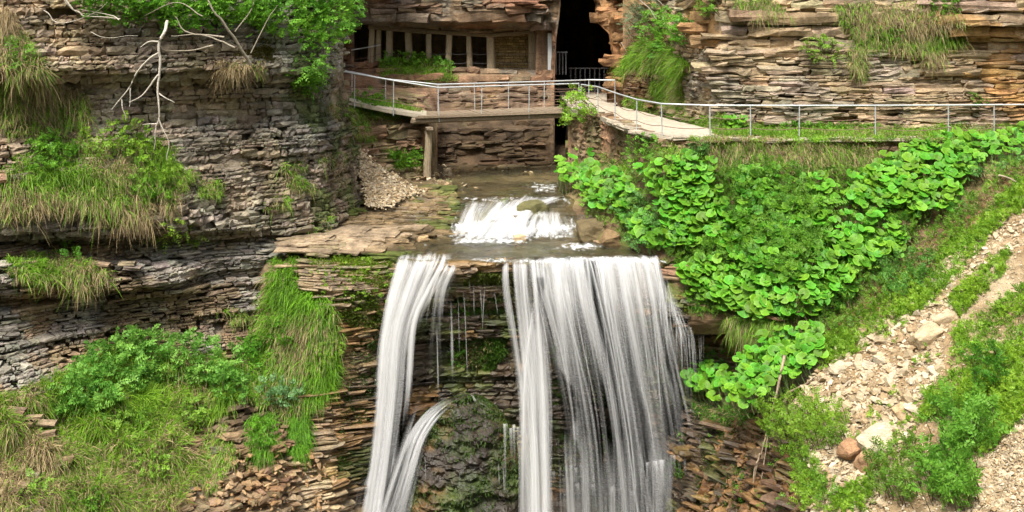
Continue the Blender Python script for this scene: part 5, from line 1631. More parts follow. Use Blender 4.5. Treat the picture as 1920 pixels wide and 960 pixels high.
# moss cushions: very short dense blades
def mossy(patch, poly, n, label, seed, c=np.array([.11, .20, .012]), Lr=(.04, .10), **kw):
    return grass('moss', patch, poly, n, 26, Lr, 0, label, seed, outw=.8, up=.5, droop=.3, green=c, green2=c * .6, rad=.12, wd=.02, sink=.05, **kw)
mossy(FC, [(600, 480), (735, 478), (738, 540), (660, 530), (575, 505)], 900, 'bright moss on the rock ledges left of the waterfall lip', 460, c=np.array([.17, .28, .014]))
mossy(FC, [(600, 545), (700, 545), (720, 640), (640, 600)], 480, 'dull moss on the strata left of the waterfall', 461, c=np.array([.09, .13, .012]))
mossy(FC, [(855, 512), (958, 512), (950, 535), (860, 545)], 240, 'yellow-green moss under the lip between the two falls', 462, c=np.array([.13, .18, .02]))
mossy(FC, [(840, 560), (960, 545), (955, 640), (930, 700), (850, 680)], 420, 'dark green moss on the wet wall between the two falls', 463, c=np.array([.07, .16, .014]), Lr=(.06, .16))
mossy(FC, [(660, 640), (730, 620), (720, 760), (690, 900), (630, 900), (640, 760)], 420, 'dark moss on the wet rock left of the waterfall', 464, c=np.array([.05, .10, .012]))
mossy(FC, [(1030, 560), (1260, 560), (1290, 760), (1280, 900), (1040, 900)], 900, 'green moss on the wall behind the waterfall curtain', 465, c=np.array([.08, .19, .016]), Lr=(.06, .16))
mossy(FC, [(1262, 545), (1310, 560), (1340, 590), (1290, 590)], 150, 'moss pad beside the right edge of the waterfall', 466, c=np.array([.12, .17, .012]))
mossy(LU, [(430, 70), (500, 75), (520, 115), (440, 105)], 160, 'brown-green moss cushions on the lip of the left cliff', 467, c=np.array([.14, .13, .02]), Lr=(.06, .14))
# moss on the boulder
rs = np.random.RandomState(55)
ii = rs.randint(0, MBP.shape[0], 9000), rs.randint(6, MBP.shape[1] - 6, 9000)
P = MBP[ii]; ok = fbm(P, 1.1, 5, 41) > .42
P = P[ok]; n = len(P)
mb = MB(); blades(mb, P + np.array([0, .03, 0]), unit(rs.normal(0, .5, (n, 3)) + np.array([0, -.8, .3])), rs.uniform(.05, .16, n), rs.uniform(.015, .03, n), np.full(n, .5), np.array([.045, .085, .012]) * rs.uniform(.5, 1.6, (n, 1)), rs)
mb.build('moss', M['grass'], bpy.data.objects['mossy_boulder'], kind='stuff')

# ---- leafy plants
B1, B2 = np.array([.075, .23, .018]), np.array([.19, .40, .035])
shrub = leafy('overhanging_shrub', LU, [(130, 0), (640, -5), (645, 40), (625, 100), (590, 150), (560, 165), (530, 110), (440, 90), (320, 105), (290, 78), (170, 72), (140, 30)], 2300, (.25, .5), 5, (.09, .14), (.055, .09), 'bright green leafy shrub hanging over the top of the left cliff', 501, cat='shrub', colr=B1, col2=B2, thick=.9, stems=False, curl=.45, lift0=.45)
leafy('cliff_sapling', LU, [(540, 140), (598, 148), (595, 190), (560, 188)], 40, (.2, .4), 5, (.09, .14), (.05, .08), 'pale leafy sprig hanging on the left cliff under the shrub', 502, colr=B1, col2=B2, thick=.4, curl=.5)
leafy('leafy_herb', LU, [(8, 90), (50, 85), (66, 150), (60, 200), (12, 200)], 90, (.25, .45), 6, (.08, .12), (.04, .06), 'green leafy herb above the dry tussocks at upper left', 503, colr=B1, col2=B2, thick=.3)
leafy('leafy_herb', LU, [(48, 275), (110, 262), (150, 290), (130, 325), (60, 330)], 90, (.25, .45), 6, (.09, .13), (.05, .07), 'bright leafy herb at the left of the mid-cliff ledge', 504, colr=B1, col2=B2, thick=.35)
leafy('leafy_herb', LU, [(150, 250), (250, 240), (330, 300), (335, 370), (230, 330), (160, 310)], 170, (.25, .5), 6, (.08, .13), (.04, .07), 'yellow-green leafy bush on the mid-cliff ledge', 505, colr=B2 * .8, col2=LIME, thick=.4)
leafy('leafy_herb', LU, [(240, 340), (300, 345), (320, 385), (250, 380)], 60, (.2, .35), 6, (.08, .11), (.04, .06), 'small leafy herb among the hanging ledge grass', 506, colr=B1, col2=B2, thick=.3)
leafy('leafy_herb', LU, [(285, 425), (330, 415), (382, 445), (378, 462), (300, 460)], 50, (.25, .5), 7, (.07, .11), (.03, .05), 'small bright spreading plant under the mid-cliff ledge', 507, colr=B2 * .9, col2=LIME, thick=.3)
leafy('leafy_herb', LU, [(510, 445), (525, 440), (530, 465), (512, 465)], 20, (.15, .25), 5, (.06, .09), (.04, .05), 'little round plant at the foot of the left cliff', 508, colr=B1, col2=B2, thick=.2)
leafy('big_herb', LL, [(105, 770), (140, 700), (200, 655), (260, 636), (345, 650), (440, 688), (440, 745), (380, 735), (310, 725), (240, 750), (180, 790), (120, 790)], 620, (.3, .6), 7, (.10, .15), (.05, .08), 'large leafy bush on top of the lower left slope', 509, colr=np.array([.09, .26, .03]), col2=np.array([.24, .46, .08]), thick=.5, curl=.4)
leafy('leafy_herb', LEFT, [(435, 655), (465, 640), (492, 660), (475, 692), (440, 690)], 40, (.25, .45), 6, (.10, .14), (.05, .07), 'leafy herb at the left edge of the hanging grass', 510, colr=B1, col2=B2, thick=.35)
leafy('leafy_herb', LEFT, [(505, 610), (545, 605), (560, 660), (515, 680)], 36, (.25, .45), 6, (.10, .14), (.05, .07), 'leafy herb in the middle of the hanging grass', 511, colr=B1, col2=B2, thick=.4)
leafy('leafy_herb', LEFT, [(490, 735), (565, 728), (575, 750), (525, 768), (495, 760)], 46, (.25, .45), 7, (.10, .14), (.04, .06), 'blue-green leafy herb at the bottom of the hanging grass', 512, colr=BLUE, col2=np.array([.22, .40, .17]), thick=.45)
leafy('leafy_herb', LEFT, [(465, 815), (505, 800), (505, 850), (470, 850)], 26, (.2, .4), 6, (.10, .13), (.05, .06), 'leafy herb on the left grass beard', 513, colr=B1, col2=B2, thick=.4)
leafy('leafy_herb', LEFT, [(585, 650), (640, 640), (645, 670), (600, 690)], 40, (.2, .35), 6, (.06, .09), (.03, .05), 'small bright herb on the rock right of the hanging grass', 514, colr=B2 * .8, col2=LIME, thick=.3)
leafy('leafy_herb', LL, [(410, 700), (470, 720), (450, 770), (400, 750)], 60, (.2, .4), 6, (.09, .12), (.04, .06), 'leafy sprigs between the slope bush and the hanging grass', 515, colr=np.array([.09, .26, .03]), col2=np.array([.24, .46, .08]), thick=.35)
leafy('leafy_herb', LL, [(130, 930), (190, 920), (200, 965), (130, 965)], 40, (.2, .35), 6, (.08, .11), (.04, .06), 'bright herb at the bottom edge of the left slope', 516, colr=B1, col2=B2, thick=.3)
leafy('leafy_herb', LL, [(95, 480), (135, 470), (150, 500), (110, 505)], 26, (.2, .35), 6, (.07, .1), (.04, .05), 'small leafy herb behind the tussock on the lower ledge', 517, colr=B1, col2=B2, thick=.3)
for k_, (poly_, n_, lb_) in enumerate((([(60, 780), (120, 770), (130, 830), (70, 835)], 50, 'pale leafy sprigs at the left of the grass slope'),
        ([(190, 790), (260, 775), (290, 830), (210, 840)], 60, 'light green leafy sprigs in the middle of the grass slope'),
        ([(330, 760), (400, 765), (390, 810), (335, 805)], 60, 'light green leafy sprigs right on the grass slope'),
        ([(240, 860), (300, 850), (310, 910), (250, 915)], 50, 'leafy sprigs low on the grass slope'),
        ([(20, 890), (70, 880), (80, 940), (20, 945)], 40, 'leafy sprigs in the bottom left corner'))):
    leafy('slope_herb', LL, poly_, n_, (.2, .4), 6, (.07, .11), (.04, .06), lb_, 610 + k_, colr=np.array([.13, .30, .03]), col2=np.array([.28, .46, .06]), thick=.35)
# right cliff and valley head
leafy('bright_fern', RC, [(1498, 92), (1545, 80), (1582, 88), (1570, 118), (1520, 115)], 60, (.3, .6), 10, (.06, .10), (.03, .04), 'bright yellow-green fern on the face of the right cliff', 520, cat='fern', colr=B2, col2=LIME, thick=.35, up=.2, curl=.4)
leafy('cliff_bush', RC, [(1212, 40), (1262, 28), (1300, 45), (1300, 85), (1240, 115), (1215, 80)], 170, (.3, .6), 7, (.10, .15), (.05, .07), 'green bush between cave mouth and cliff corner', 521, cat='bush', colr=B1, col2=B2, thick=.6)
leafy('cliff_bush', RC, [(1175, 20), (1210, 0), (1250, 5), (1215, 60), (1180, 90)], 120, (.3, .6), 8, (.07, .11), (.025, .04), 'grey-green wispy bush beside the cave rock', 522, cat='bush', colr=np.array([.13, .20, .10]), col2=np.array([.22, .28, .15]), thick=.5)
leafy('cliff_bush', RC, [(1325, 0), (1365, 0), (1345, 30), (1320, 40)], 40, (.25, .45), 6, (.08, .12), (.04, .06), 'small bush at the top of the cliff corner', 523, cat='bush', colr=B1, col2=B2, thick=.4)
leafy('leafy_herb', RC, [(1818, 178), (1848, 176), (1850, 200), (1822, 205)], 22, (.15, .3), 6, (.08, .11), (.04, .05), 'small bright plant on the lower right cliff', 524, colr=B1, col2=B2, thick=.2)
leafy('leafy_herb', RC, [(1605, 62), (1680, 60), (1685, 85), (1620, 88)], 60, (.2, .4), 6, (.08, .11), (.04, .05), 'leafy herb on the high ledge of the right cliff', 525, colr=B1, col2=B2, thick=.25)
leafy('leafy_herb', RC, [(1470, 236), (1640, 240), (1640, 256), (1480, 256)], 120, (.2, .35), 6, (.07, .10), (.04, .05), 'row of low herbs between path and right cliff', 526, colr=B1, col2=B2, thick=.25)
leafy('leafy_herb', RC, [(1740, 5), (1800, 0), (1795, 30), (1750, 40)], 50, (.2, .4), 6, (.08, .12), (.04, .06), 'leafy herb hanging at the top of the right cliff', 527, colr=B1, col2=B2, thick=.25)
class Near:
    def __init__(s, dd): s.dd = dd
    def d(s, u, v): return np.full(np.broadcast(np.asarray(u), np.asarray(v)).shape, s.dd)
    P = Patch.P
    def N(s, u, v): return np.broadcast_to(np.array([0, -1.0, .1]), np.asarray(u, float).shape + (3,)).copy()
leafy('bright_sapling', RW, [(1052, 200), (1078, 180), (1110, 170), (1118, 200), (1132, 222), (1090, 245), (1055, 240)], 90, (.25, .5), 5, (.10, .15), (.06, .09), 'bright yellow-green sapling at the right end of the footbridge', 528, colr=B2, col2=LIME, thick=.55, twig=(.15, .12, .06))
leafy('leafy_herb', LB, [(660, 190), (715, 185), (720, 215), (670, 222)], 70, (.2, .4), 6, (.10, .14), (.05, .07), 'leafy herbs beside the rising path', 529, colr=B1, col2=B2, thick=.35)
leafy('leafy_herb', LB, [(725, 290), (785, 285), (790, 310), (740, 318)], 50, (.2, .4), 6, (.08, .12), (.05, .06), 'leafy herbs at the bank foot behind the gravel pile', 530, colr=B1, col2=B2, thick=.3)
leafy('leafy_herb', BW, [(715, 112), (760, 104), (840, 118), (845, 150), (790, 130), (720, 130)], 90, (.25, .45), 6, (.10, .14), (.06, .08), 'leafy herbs on the mound in front of the gallery', 531, colr=B1, col2=B2, thick=.3)
leafy('leafy_herb', RW, [(1180, 270), (1240, 260), (1245, 310), (1190, 315)], 60, (.2, .4), 6, (.08, .12), (.04, .06), 'leafy herbs growing on the dry stone wall', 532, colr=B1, col2=B2, thick=.35)
# bank
leafy('dark_shrub', BK, [(1345, 345), (1420, 320), (1490, 340), (1560, 420), (1540, 520), (1480, 560), (1400, 520), (1370, 440)], 800, (.35, .7), 9, (.06, .10), (.03, .045), 'fine-leaved dark green shrub in the middle of the bank', 540, cat='shrub', colr=np.array([.07, .18, .022]), col2=np.array([.20, .40, .045]), thick=.75)
leafy('bank_fern', BK, [(1165, 425), (1230, 410), (1270, 450), (1260, 490), (1190, 480)], 70, (.35, .6), 10, (.09, .13), (.035, .05), 'blue-green ferns over the waterfall lip', 541, cat='fern', colr=BLUE, col2=np.array([.17, .37, .08]), thick=.45)
leafy('bank_fern', BK, [(1290, 470), (1400, 460), (1410, 500), (1300, 505)], 70, (.35, .6), 10, (.09, .13), (.035, .05), 'ferns above the lowest butterbur row', 542, cat='fern', colr=B1 * .8, col2=B2 * .9, thick=.45)
leafy('bank_fern', BK, [(1130, 365), (1210, 370), (1250, 400), (1170, 420)], 60, (.3, .55), 9, (.08, .12), (.035, .05), 'pale ferns beside the small cascade', 543, cat='fern', colr=BLUE, col2=np.array([.17, .37, .08]), thick=.4)
leafy('bank_fern', BK, [(1290, 285), (1330, 278), (1330, 310), (1295, 312)], 36, (.3, .5), 8, (.08, .12), (.04, .05), 'blue-green plant in the straw grass below the path', 544, cat='fern', colr=BLUE, col2=np.array([.15, .34, .06]), thick=.4)
leafy('bank_fern', BK, [(1590, 440), (1700, 430), (1680, 480), (1600, 500)], 60, (.3, .5), 9, (.08, .12), (.035, .05), 'dark ferns right of mid-bank above the gully', 545, cat='fern', colr=B1 * .7, col2=B1, thick=.4)
leafy('bank_fern', BK, [(1530, 520), (1610, 520), (1600, 590), (1530, 590)], 50, (.3, .5), 9, (.08, .12), (.035, .05), 'dark ferns at the gully edge below the scree herbs', 546, cat='fern', colr=B1 * .7, col2=B1, thick=.4)
leafy('bank_fern', BK, [(1790, 300), (1920, 270), (1925, 320), (1820, 350)], 60, (.3, .5), 8, (.09, .13), (.04, .06), 'pale green ferns near the right edge under the path', 547, cat='fern', colr=BLUE, col2=np.array([.15, .34, .06]), thick=.4)
# scree herbs
leafy('scree_fern', SC, [(1640, 520), (1700, 490), (1760, 490), (1740, 550), (1680, 580)], 90, (.3, .55), 9, (.08, .13), (.035, .05), 'dark green fern at the upper edge of the scree', 550, cat='fern', colr=B1 * .8, col2=np.array([.14, .32, .06]), thick=.35)
leafy('scree_fern', SC, [(1735, 800), (1800, 770), (1880, 790), (1880, 850), (1790, 870)], 170, (.35, .65), 9, (.10, .15), (.04, .06), 'large deep green fern in the lower right corner', 551, cat='fern', colr=np.array([.085, .23, .022]), col2=np.array([.19, .41, .045]), thick=.45)
leafy('scree_fern', SC, [(1740, 870), (1840, 870), (1840, 965), (1745, 965)], 170, (.35, .65), 9, (.10, .15), (.04, .06), 'deep green fern at the bottom edge, below the largest scree fern', 552, cat='fern', colr=np.array([.085, .23, .022]), col2=np.array([.19, .41, .045]), thick=.45)
leafy('scree_fern', SC, [(1820, 680), (1880, 670), (1890, 740), (1830, 745)], 60, (.3, .5), 8, (.08, .12), (.04, .05), 'dark herb on the right of the scree', 553, cat='fern', colr=B1 * .7, col2=B1, thick=.35)
leafy('low_bush', Multi(FC, SC), [(1425, 785), (1470, 765), (1530, 770), (1595, 795), (1590, 840), (1510, 855), (1440, 835)], 460, (.2, .45), 7, (.06, .09), (.03, .045), 'yellow-green low bush below the left edge of the scree', 554, cat='bush', colr=np.array([.11, .24, .02]), col2=np.array([.22, .36, .03]), thick=.5)
leafy('low_bush', SC, [(1620, 870), (1720, 840), (1745, 900), (1720, 960), (1640, 940)], 260, (.2, .45), 7, (.06, .09), (.03, .045), 'olive green low bush at the bottom, left of the deep green fern', 555, cat='bush', colr=np.array([.08, .19, .02]), col2=np.array([.18, .31, .03]), thick=.4)
HB = [[(1555, 640), (1640, 582), (1720, 510), (1830, 415), (1925, 335), (1925, 390), (1860, 440), (1800, 520), (1740, 575), (1690, 610), (1640, 630), (1620, 660), (1550, 690)],
      [(1780, 560), (1850, 500), (1900, 470), (1880, 520), (1800, 600)],
      [(1790, 620), (1925, 540), (2110, 450), (2110, 600), (1925, 680), (1860, 740), (1790, 780), (1720, 800), (1740, 740), (1790, 690)],
      [(1830, 740), (1925, 690), (2120, 640), (2120, 760), (1925, 780), (1850, 860), (1790, 830)],
      [(1560, 930), (1640, 900), (1640, 965), (1560, 965)]]
HL = ['band of yellow-green low herbs along the upper edge of the scree', 'strip of low herbs across the upper scree', 'patch of low herbs right of the bare stones', 'patch of low herbs above the lower right corner', 'low herbs at the bottom of the scree']
for k, (poly, n) in enumerate(zip(HB, (2600, 420, 3000, 1800, 200))):
    leafy('herb_cover', SC, poly, n, (.12, .28), 5, (.05, .085), (.03, .05), HL[k], 560 + k, cat='herbs', colr=np.array([.12, .26, .018]), col2=np.array([.26, .42, .03]), thick=.16, kind='stuff', up=.9, outw=.3, patchy=.43)
    grass('herb_grass', SC, poly, n // 5, 22, (.12, .3), .15, HL[k].replace('low herbs', 'short grass'), 580 + k, droop=.5)
leafy('herb_cover', SC, S_MAIN, 520, (.10, .22), 5, (.05, .08), (.03, .045), 'scattered low herbs sprouting between the bare scree stones', 570, cat='herbs', colr=np.array([.12, .26, .018]), col2=np.array([.26, .42, .03]), thick=.14, kind='stuff', up=.9, outw=.3, patchy=.52)
leafy('edge_herbs', Multi(FC, SC), [(1470, 780), (1500, 800), (1530, 870), (1560, 900), (1560, 965), (1500, 965), (1495, 880), (1460, 830)], 420, (.15, .35), 6, (.06, .09), (.03, .045), 'ragged fringe of herbs along the lower left edge of the scree', 571, cat='herbs', colr=np.array([.10, .23, .02]), col2=np.array([.24, .40, .03]), thick=.3, kind='stuff', patchy=.45)
# low herbs covering the bank between the bigger plants
leafy('bank_herbs', BK, [(1090, 330), (1230, 300), (1700, 330), (1740, 420), (1640, 520), (1560, 600), (1450, 610), (1300, 590), (1270, 500), (1100, 420)], 3200, (.15, .35), 6, (.06, .10), (.03, .05), 'low dark green herbs filling the gaps on the bank', 590, cat='herbs', colr=np.array([.05, .14, .016]), col2=np.array([.20, .38, .035]), thick=.3, kind='stuff')
GUL = [(1925, 300), (1860, 330), (1760, 430), (1690, 500), (1620, 560), (1560, 610), (1460, 640), (1480, 690), (1550, 660), (1640, 590), (1720, 520), (1830, 420), (1925, 345)]
leafy('gully_herbs', Multi(BK, SC), GUL, 700, (.15, .35), 6, (.06, .10), (.03, .05), 'patchy herbs in the gully between bank and scree', 594, cat='herbs', colr=np.array([.07, .17, .018]), col2=np.array([.18, .33, .03]), thick=.25, kind='stuff', patchy=.44)
grass('gully_grass', Multi(BK, SC), GUL, 260, 28, (.15, .35), .45, 'mixed dry and green grass in the gully between bank and scree', 595, droop=.6)
rs = np.random.RandomState(64)
q = sample_poly(GUL, 1500, 0, rs); P = Multi(BK, SC).P(q[:, 0], q[:, 1], .03); n = len(P)
mb = MB(); sprays(mb, P, unit(rs.normal(0, 1, (n, 3)) * np.array([1, 1, .3])), unit(np.array([0, -.4, 1.0]) + rs.normal(0, .3, (n, 3))), rs.uniform(.04, .1, n), 2, rs.uniform(.05, .09, n), rs.uniform(.03, .05, n), np.array([.22, .10, .05]) * rs.uniform(.6, 1.5, (n, 1)), rs, curl=0)
mb.build('leaf_litter', M['leaf'], kind='stuff', label='reddish dead leaves lying in the gully beside the scree', cat='leaf litter')
leafy('ledge_herbs', FC, [(560, 478), (700, 478), (735, 500), (730, 560), (640, 600), (600, 540)], 130, (.1, .22), 5, (.05, .08), (.03, .045), 'little bright herbs rooted in the beds left of the waterfall', 596, cat='herbs', colr=B2 * .8, col2=LIME, thick=.12, kind='stuff')
leafy('foot_herbs', FC, [(1330, 790), (1440, 790), (1510, 860), (1520, 960), (1400, 960), (1350, 880)], 420, (.12, .28), 5, (.05, .085), (.03, .045), 'scattered small herbs on the wet rocks right of the waterfall foot', 597, cat='herbs', colr=B1 * .8, col2=B2 * .9, thick=.16, kind='stuff', patchy=.5)
mossy(FC, [(1320, 790), (1440, 790), (1500, 860), (1420, 960), (1300, 960)], 420, 'dark moss on the wet rocks right of the waterfall foot', 598, c=np.array([.07, .12, .014]))
leafy('wall_herbs', FC, [(845, 570), (880, 560), (870, 700), (840, 690)], 90, (.12, .25), 5, (.05, .08), (.03, .05), 'small green plants on the wet wall left of the gap', 591, cat='herbs', colr=B1 * .8, col2=B2 * .8, thick=.15, kind='stuff')
leafy('wall_herbs', FC, [(1310, 660), (1420, 650), (1430, 690), (1320, 710)], 90, (.12, .25), 5, (.06, .09), (.03, .05), 'small plants in the dark recess under the overhang', 592, cat='herbs', colr=B1 * .7, col2=B1, thick=.15, kind='stuff')

# ---- bare branches and sticks
def branch(name, paths, label, d, rad, colr, cat='branch', patchd=None, parent=None):
    o = empty(name, W(paths[0][0][0], paths[0][0][1], d), label, cat) if parent is None else parent
    for k, pth in enumerate(paths):
        c = curve([(a, b, d + (e if len(q_) > 2 else 0)) for q_ in pth for (a, b, e) in [(q_[0], q_[1], q_[2] if len(q_) > 2 else 0)]], max(8, len(pth) * 4))
        P = W(c[:, 0], c[:, 1], c[:, 2])
        P = P + (fbm(P, 3.0, 3, 5 + k)[:, None] - .5) * .08
        mb = MB(); n = len(P)
        r0 = rad * (1 if k == 0 else .6 if k < 4 else .4)
        tube(mb, P, np.linspace(r0, r0 * .35, n), 6, np.array(colr))
        mb.build('limb' if k == 0 else 'twig', M['bark'], o, smooth=True)
    return o
branch('dead_branch', [[(313, 40, .3), (308, 60), (299, 80), (299, 110), (297, 140), (295, 165), (299, 195), (298, 215), (294, 233)],
                       [(299, 98), (280, 110), (255, 138), (242, 165), (222, 190), (210, 205)], [(297, 140), (282, 160), (265, 180), (242, 192)], [(299, 78), (280, 78), (264, 88)], [(294, 233), (280, 233), (266, 235)], [(294, 233), (291, 255), (289, 280)],
                       [(296, 222), (310, 250), (316, 272), (314, 300)], [(228, 186), (232, 205), (234, 225)], [(245, 165), (243, 200)], [(298, 175), (315, 185), (328, 192)]],
       'pale dead branch hanging down in front of the left cliff', 31.0, .05, (.52, .47, .40))
branch('bare_branch', [[(120, -10), (135, 15), (150, 22), (160, 30), (200, 32), (225, 36)], [(225, 36), (200, 25), (150, 18)], [(70, 20), (55, 12), (20, 15)], [(60, 10), (90, 22), (100, 38), (130, 42), (180, 22), (200, 5)], [(170, 60), (200, 70), (260, 66)], [(115, -5), (140, 22), (185, 26)]],
       'bare pale twigs of a shrub in the top left corner', 30.6, .03, (.50, .45, .37))
branch('limb', [[(470, 120, .9), (430, 60, .3), (400, 20), (380, -20)], [(400, 85), (360, 95), (310, 96)], [(420, 70), (350, 60), (330, 30)], [(440, 90), (380, 66), (320, 68)], [(380, 30), (330, 5), (270, 30)], [(470, 100), (500, 40), (520, 10)], [(440, 60), (470, 20), (480, -10)]],
       None, 31.2, .05, (.30, .26, .20), parent=shrub)
branch('leaning_stick', [[(1470, 668, .2), (1464, 700), (1455, 745), (1446, 775), (1438, 810), (1428, 850)], [(1428, 850), (1415, 880), (1412, 920), (1400, 965)], [(1425, 850), (1413, 900), (1415, 935), (1408, 968)], [(1446, 775), (1435, 850), (1428, 905), (1430, 950)]],
       'thin pale stick leaning on the bank left of the scree', 26.9, .04, (.36, .27, .19), cat='stick')
branch('leaning_stick', [[(1478, 735, .2), (1470, 755), (1455, 780), (1444, 805)], [(1478, 735), (1520, 715), (1560, 690), (1580, 665)]], 'dark fallen branch along the left edge of the scree', 27.4, .05, (.20, .14, .10), cat='stick')
branch('leaning_stick', [[(1873, 328), (1890, 334), (1905, 340), (1925, 346)]], 'short bare stick at the top right of the scree', 29.8, .03, (.42, .34, .25), cat='stick')
branch('cliff_twigs', [[(1196, -5), (1215, 15), (1230, 35)], [(1228, -5), (1240, 8), (1252, 15)], [(1300, 15), (1308, 45), (1312, 68)], [(1164, 80), (1175, 97)]], 'bare twigs on the slope right of the cave mouth', 40.0, .03, (.45, .40, .33), cat='twigs')

# ================================================================== FALLING WATER
def curtain(name, Lp, Rp, dens, parent=None, n=80, m=60, seed=0, edge=.2, wob=.10, uoff=0.0, namp=.35, **tags):
    """a sheet of falling water between a left and a right edge line of (u, v, d); dens = list over the height"""
    A, B = curve(Lp, n), curve(Rp, n)
    t = np.linspace(0, 1, m)
    UVD = A[:, None] * (1 - t[None, :, None]) + B[:, None] * t[None, :, None]
    P = W(UVD[..., 0], UVD[..., 1], UVD[..., 2])
    # pleats: strands stand in front of one another
    w0 = np.linalg.norm(P[0, -1] - P[0, 0]); w1 = np.linalg.norm(P[-1, -1] - P[-1, 0]); wm = (w0 + w1) / 2
    X = t[None, :] * wm + 0 * A[:, :1]
    Y = np.concatenate([[0], np.cumsum(np.linalg.norm(np.diff(P[:, m // 2], axis=0), axis=1))])[:, None] + 0 * t[None]
    q = np.stack([X * 3.5, Y * .25, X * 0 + seed], -1)
    P[..., 1] += (fbm(q, 1, 3, 70 + seed) - .5) * wob * 2 * sstep(0, .4, Y)
    dn = np.interp(np.linspace(0, 1, n), np.linspace(0, 1, len(dens)), dens)[:, None] * .92 - .02 + 0 * X
    wv = (fbm(np.stack([Y * .9, Y * 0, Y * 0 + seed], -1), 1, 4, 60 + seed) - .5) * .30
    tw = t[None] + wv
    e = sstep(0, edge, tw) * sstep(1, 1 - edge, tw) * sstep(0, .04, t[None]) * sstep(1, .96, t[None])
    nn = (fbm(np.stack([X * 6, Y * .2, X * 0 + seed], -1), 1, 3, 90 + seed) - .5)
    dn = dn * (.35 + .65 * e) - .55 * (1 - e) + nn * namp
    uv = np.stack([X + uoff + seed * 13.7, Y], -1)
    idx = np.arange(n * m).reshape(n, m)
    f = np.stack([idx[:-1, :-1], idx[1:, :-1], idx[1:, 1:], idx[:-1, 1:]], -1).reshape(-1, 4)
    mb = MB(); mb.add(P, f, np.repeat(dn.reshape(-1, 1), 3, 1), uv)
    return mb.build(name, M['fall'], parent, smooth=True, uv=True, **tags)

def threads(name, items, parent, seed=1, dens=.68):
    """thin single trickles: (u0, v0, u1, v1, d0, d1, width)"""
    rs = np.random.RandomState(seed)
    mb = MB()
    for (u0, v0, u1, v1, d0, d1, w) in items:
        n = 14
        s = np.linspace(0, 1, n)
        vv = v0 + (v1 - v0) * s; uu = u0 + (u1 - u0) * s ** .6; dd = d0 + (d1 - d0) * s ** .5
        P = W(uu, vv, dd); w = w * .75
        ww = w * (1 - .3 * s) * (1 + .3 * np.sin(s * 9 + u0))
        A = P - np.array([1, 0, 0]) * ww[:, None] / 2; B = P + np.array([1, 0, 0]) * ww[:, None] / 2
        idx = np.arange(n - 1)
        dn = (dens * np.concatenate([np.sin(np.pi * (.06 + .9 * s)) ** .6 - .25 * s] * 2) - .1)[:, None]
        uv = np.concatenate([np.stack([np.zeros(n) + u0, s * 3], -1), np.stack([np.zeros(n) + u0 + w, s * 3], -1)])
        mb.add(np.concatenate([A, B]), np.stack([idx, idx + 1, idx + 1 + n, idx + n], -1), np.repeat(dn, 3, 1), uv)
    return mb.build(name, M['fall'], parent, uv=True)

def ribbons(name, Lp, Rp, k, wpx, dens, parent, seed, drift=.06, full=.6, dj=.14, spread=0.5):
    """many soft overlapping strands of water between two edge lines"""
    rs = np.random.RandomState(seed)
    n, m = 46, 5
    A, B = curve(Lp, n), curve(Rp, n)
    mb = MB(); tt = np.linspace(0, 1, n); ac = np.linspace(-1, 1, m)
    for i in range(k):
        s = (i + rs.uniform(0, 1)) / k
        t0 = rs.uniform(0, .03) if rs.rand() < .8 else rs.uniform(0, .3); t1 = 1.0 if rs.rand() < full else rs.uniform(.45, .95)
        ss = s + rs.normal(0, drift) * tt + .02 * np.sin(tt * rs.uniform(3, 9) + rs.uniform(0, 6))
        C = A * (1 - ss[:, None]) + B * ss[:, None]
        w = rs.uniform(*wpx) * (1 + spread * tt)
        U = C[:, :1] + w[:, None] * ac[None] / 2
        D = C[:, 2:] + rs.normal(0, dj) * sstep(0, .2, tt)[:, None] + 0 * ac[None] + .05 * ac[None] ** 2
        V = C[:, 1:2] + 0 * ac[None]
        P = W(U, V, D)
        fd = sstep(t0, t0 + .06, tt) * (1 if t1 == 1.0 else 1) * (sstep(t1, t1 - .3, tt) if t1 < 1 else 1)
        dn = np.interp(tt, np.linspace(0, 1, len(dens)), dens) * rs.uniform(.65, 1.25)
        dn = (dn[:, None] + .14) * fd[:, None] * (1 - ac[None] ** 2) - .30
        X = (U - U[:, m // 2:m // 2 + 1]) * 30 / F + rs.uniform(0, 50); Y = np.cumsum(np.concatenate([[0], np.linalg.norm(np.diff(P[:, m // 2], axis=0), axis=1)]))[:, None] + 0 * X + rs.uniform(0, 20)
        idx = np.arange(n * m).reshape(n, m)
        mb.add(P, np.stack([idx[:-1, :-1], idx[1:, :-1], idx[1:, 1:], idx[:-1, 1:]], -1).reshape(-1, 4), np.repeat(dn.reshape(-1, 1), 3, 1), np.stack([X, Y], -1))
    return mb.build(name, M['fall'], parent, smooth=True, uv=True, kind='stuff')

# --- left fall
LFL = [(752, 468, 32.5), (747, 498, 31.75), (733, 560, 31.5), (718, 640, 31.35), (708, 740, 31.1), (694, 860, 30.7), (672, 1000, 30.2)]
LFR = [(842, 468, 32.5), (836, 492, 31.75), (808, 545, 31.55), (782, 610, 31.4), (772, 740, 31.15), (758, 860, 30.75), (735, 1000, 30.2)]
lf = curtain('left_waterfall', LFL, LFR, [.1, .55, .62, .55, .5, .5, .52, .55], seed=1, edge=.35, wob=.16, kind='structure', label='narrow white left strand of the waterfall bending down to the boulder', cat='waterfall')
ribbons('strands', LFL, LFR, 26, (10, 30), [.3, .78, .9, .8, .68, .64, .64], lf, 81)
ribbons('wisps', [(744, 490, 31.8), (722, 580, 31.6), (704, 700, 31.3), (688, 840, 30.9), (660, 1000, 30.4)], [(856, 486, 31.9), (838, 560, 31.6), (828, 680, 31.4), (800, 800, 30.9), (752, 1000, 30.2)], 14, (3, 10), [.2, .42, .36, .3, .3], lf, 82, full=.3)
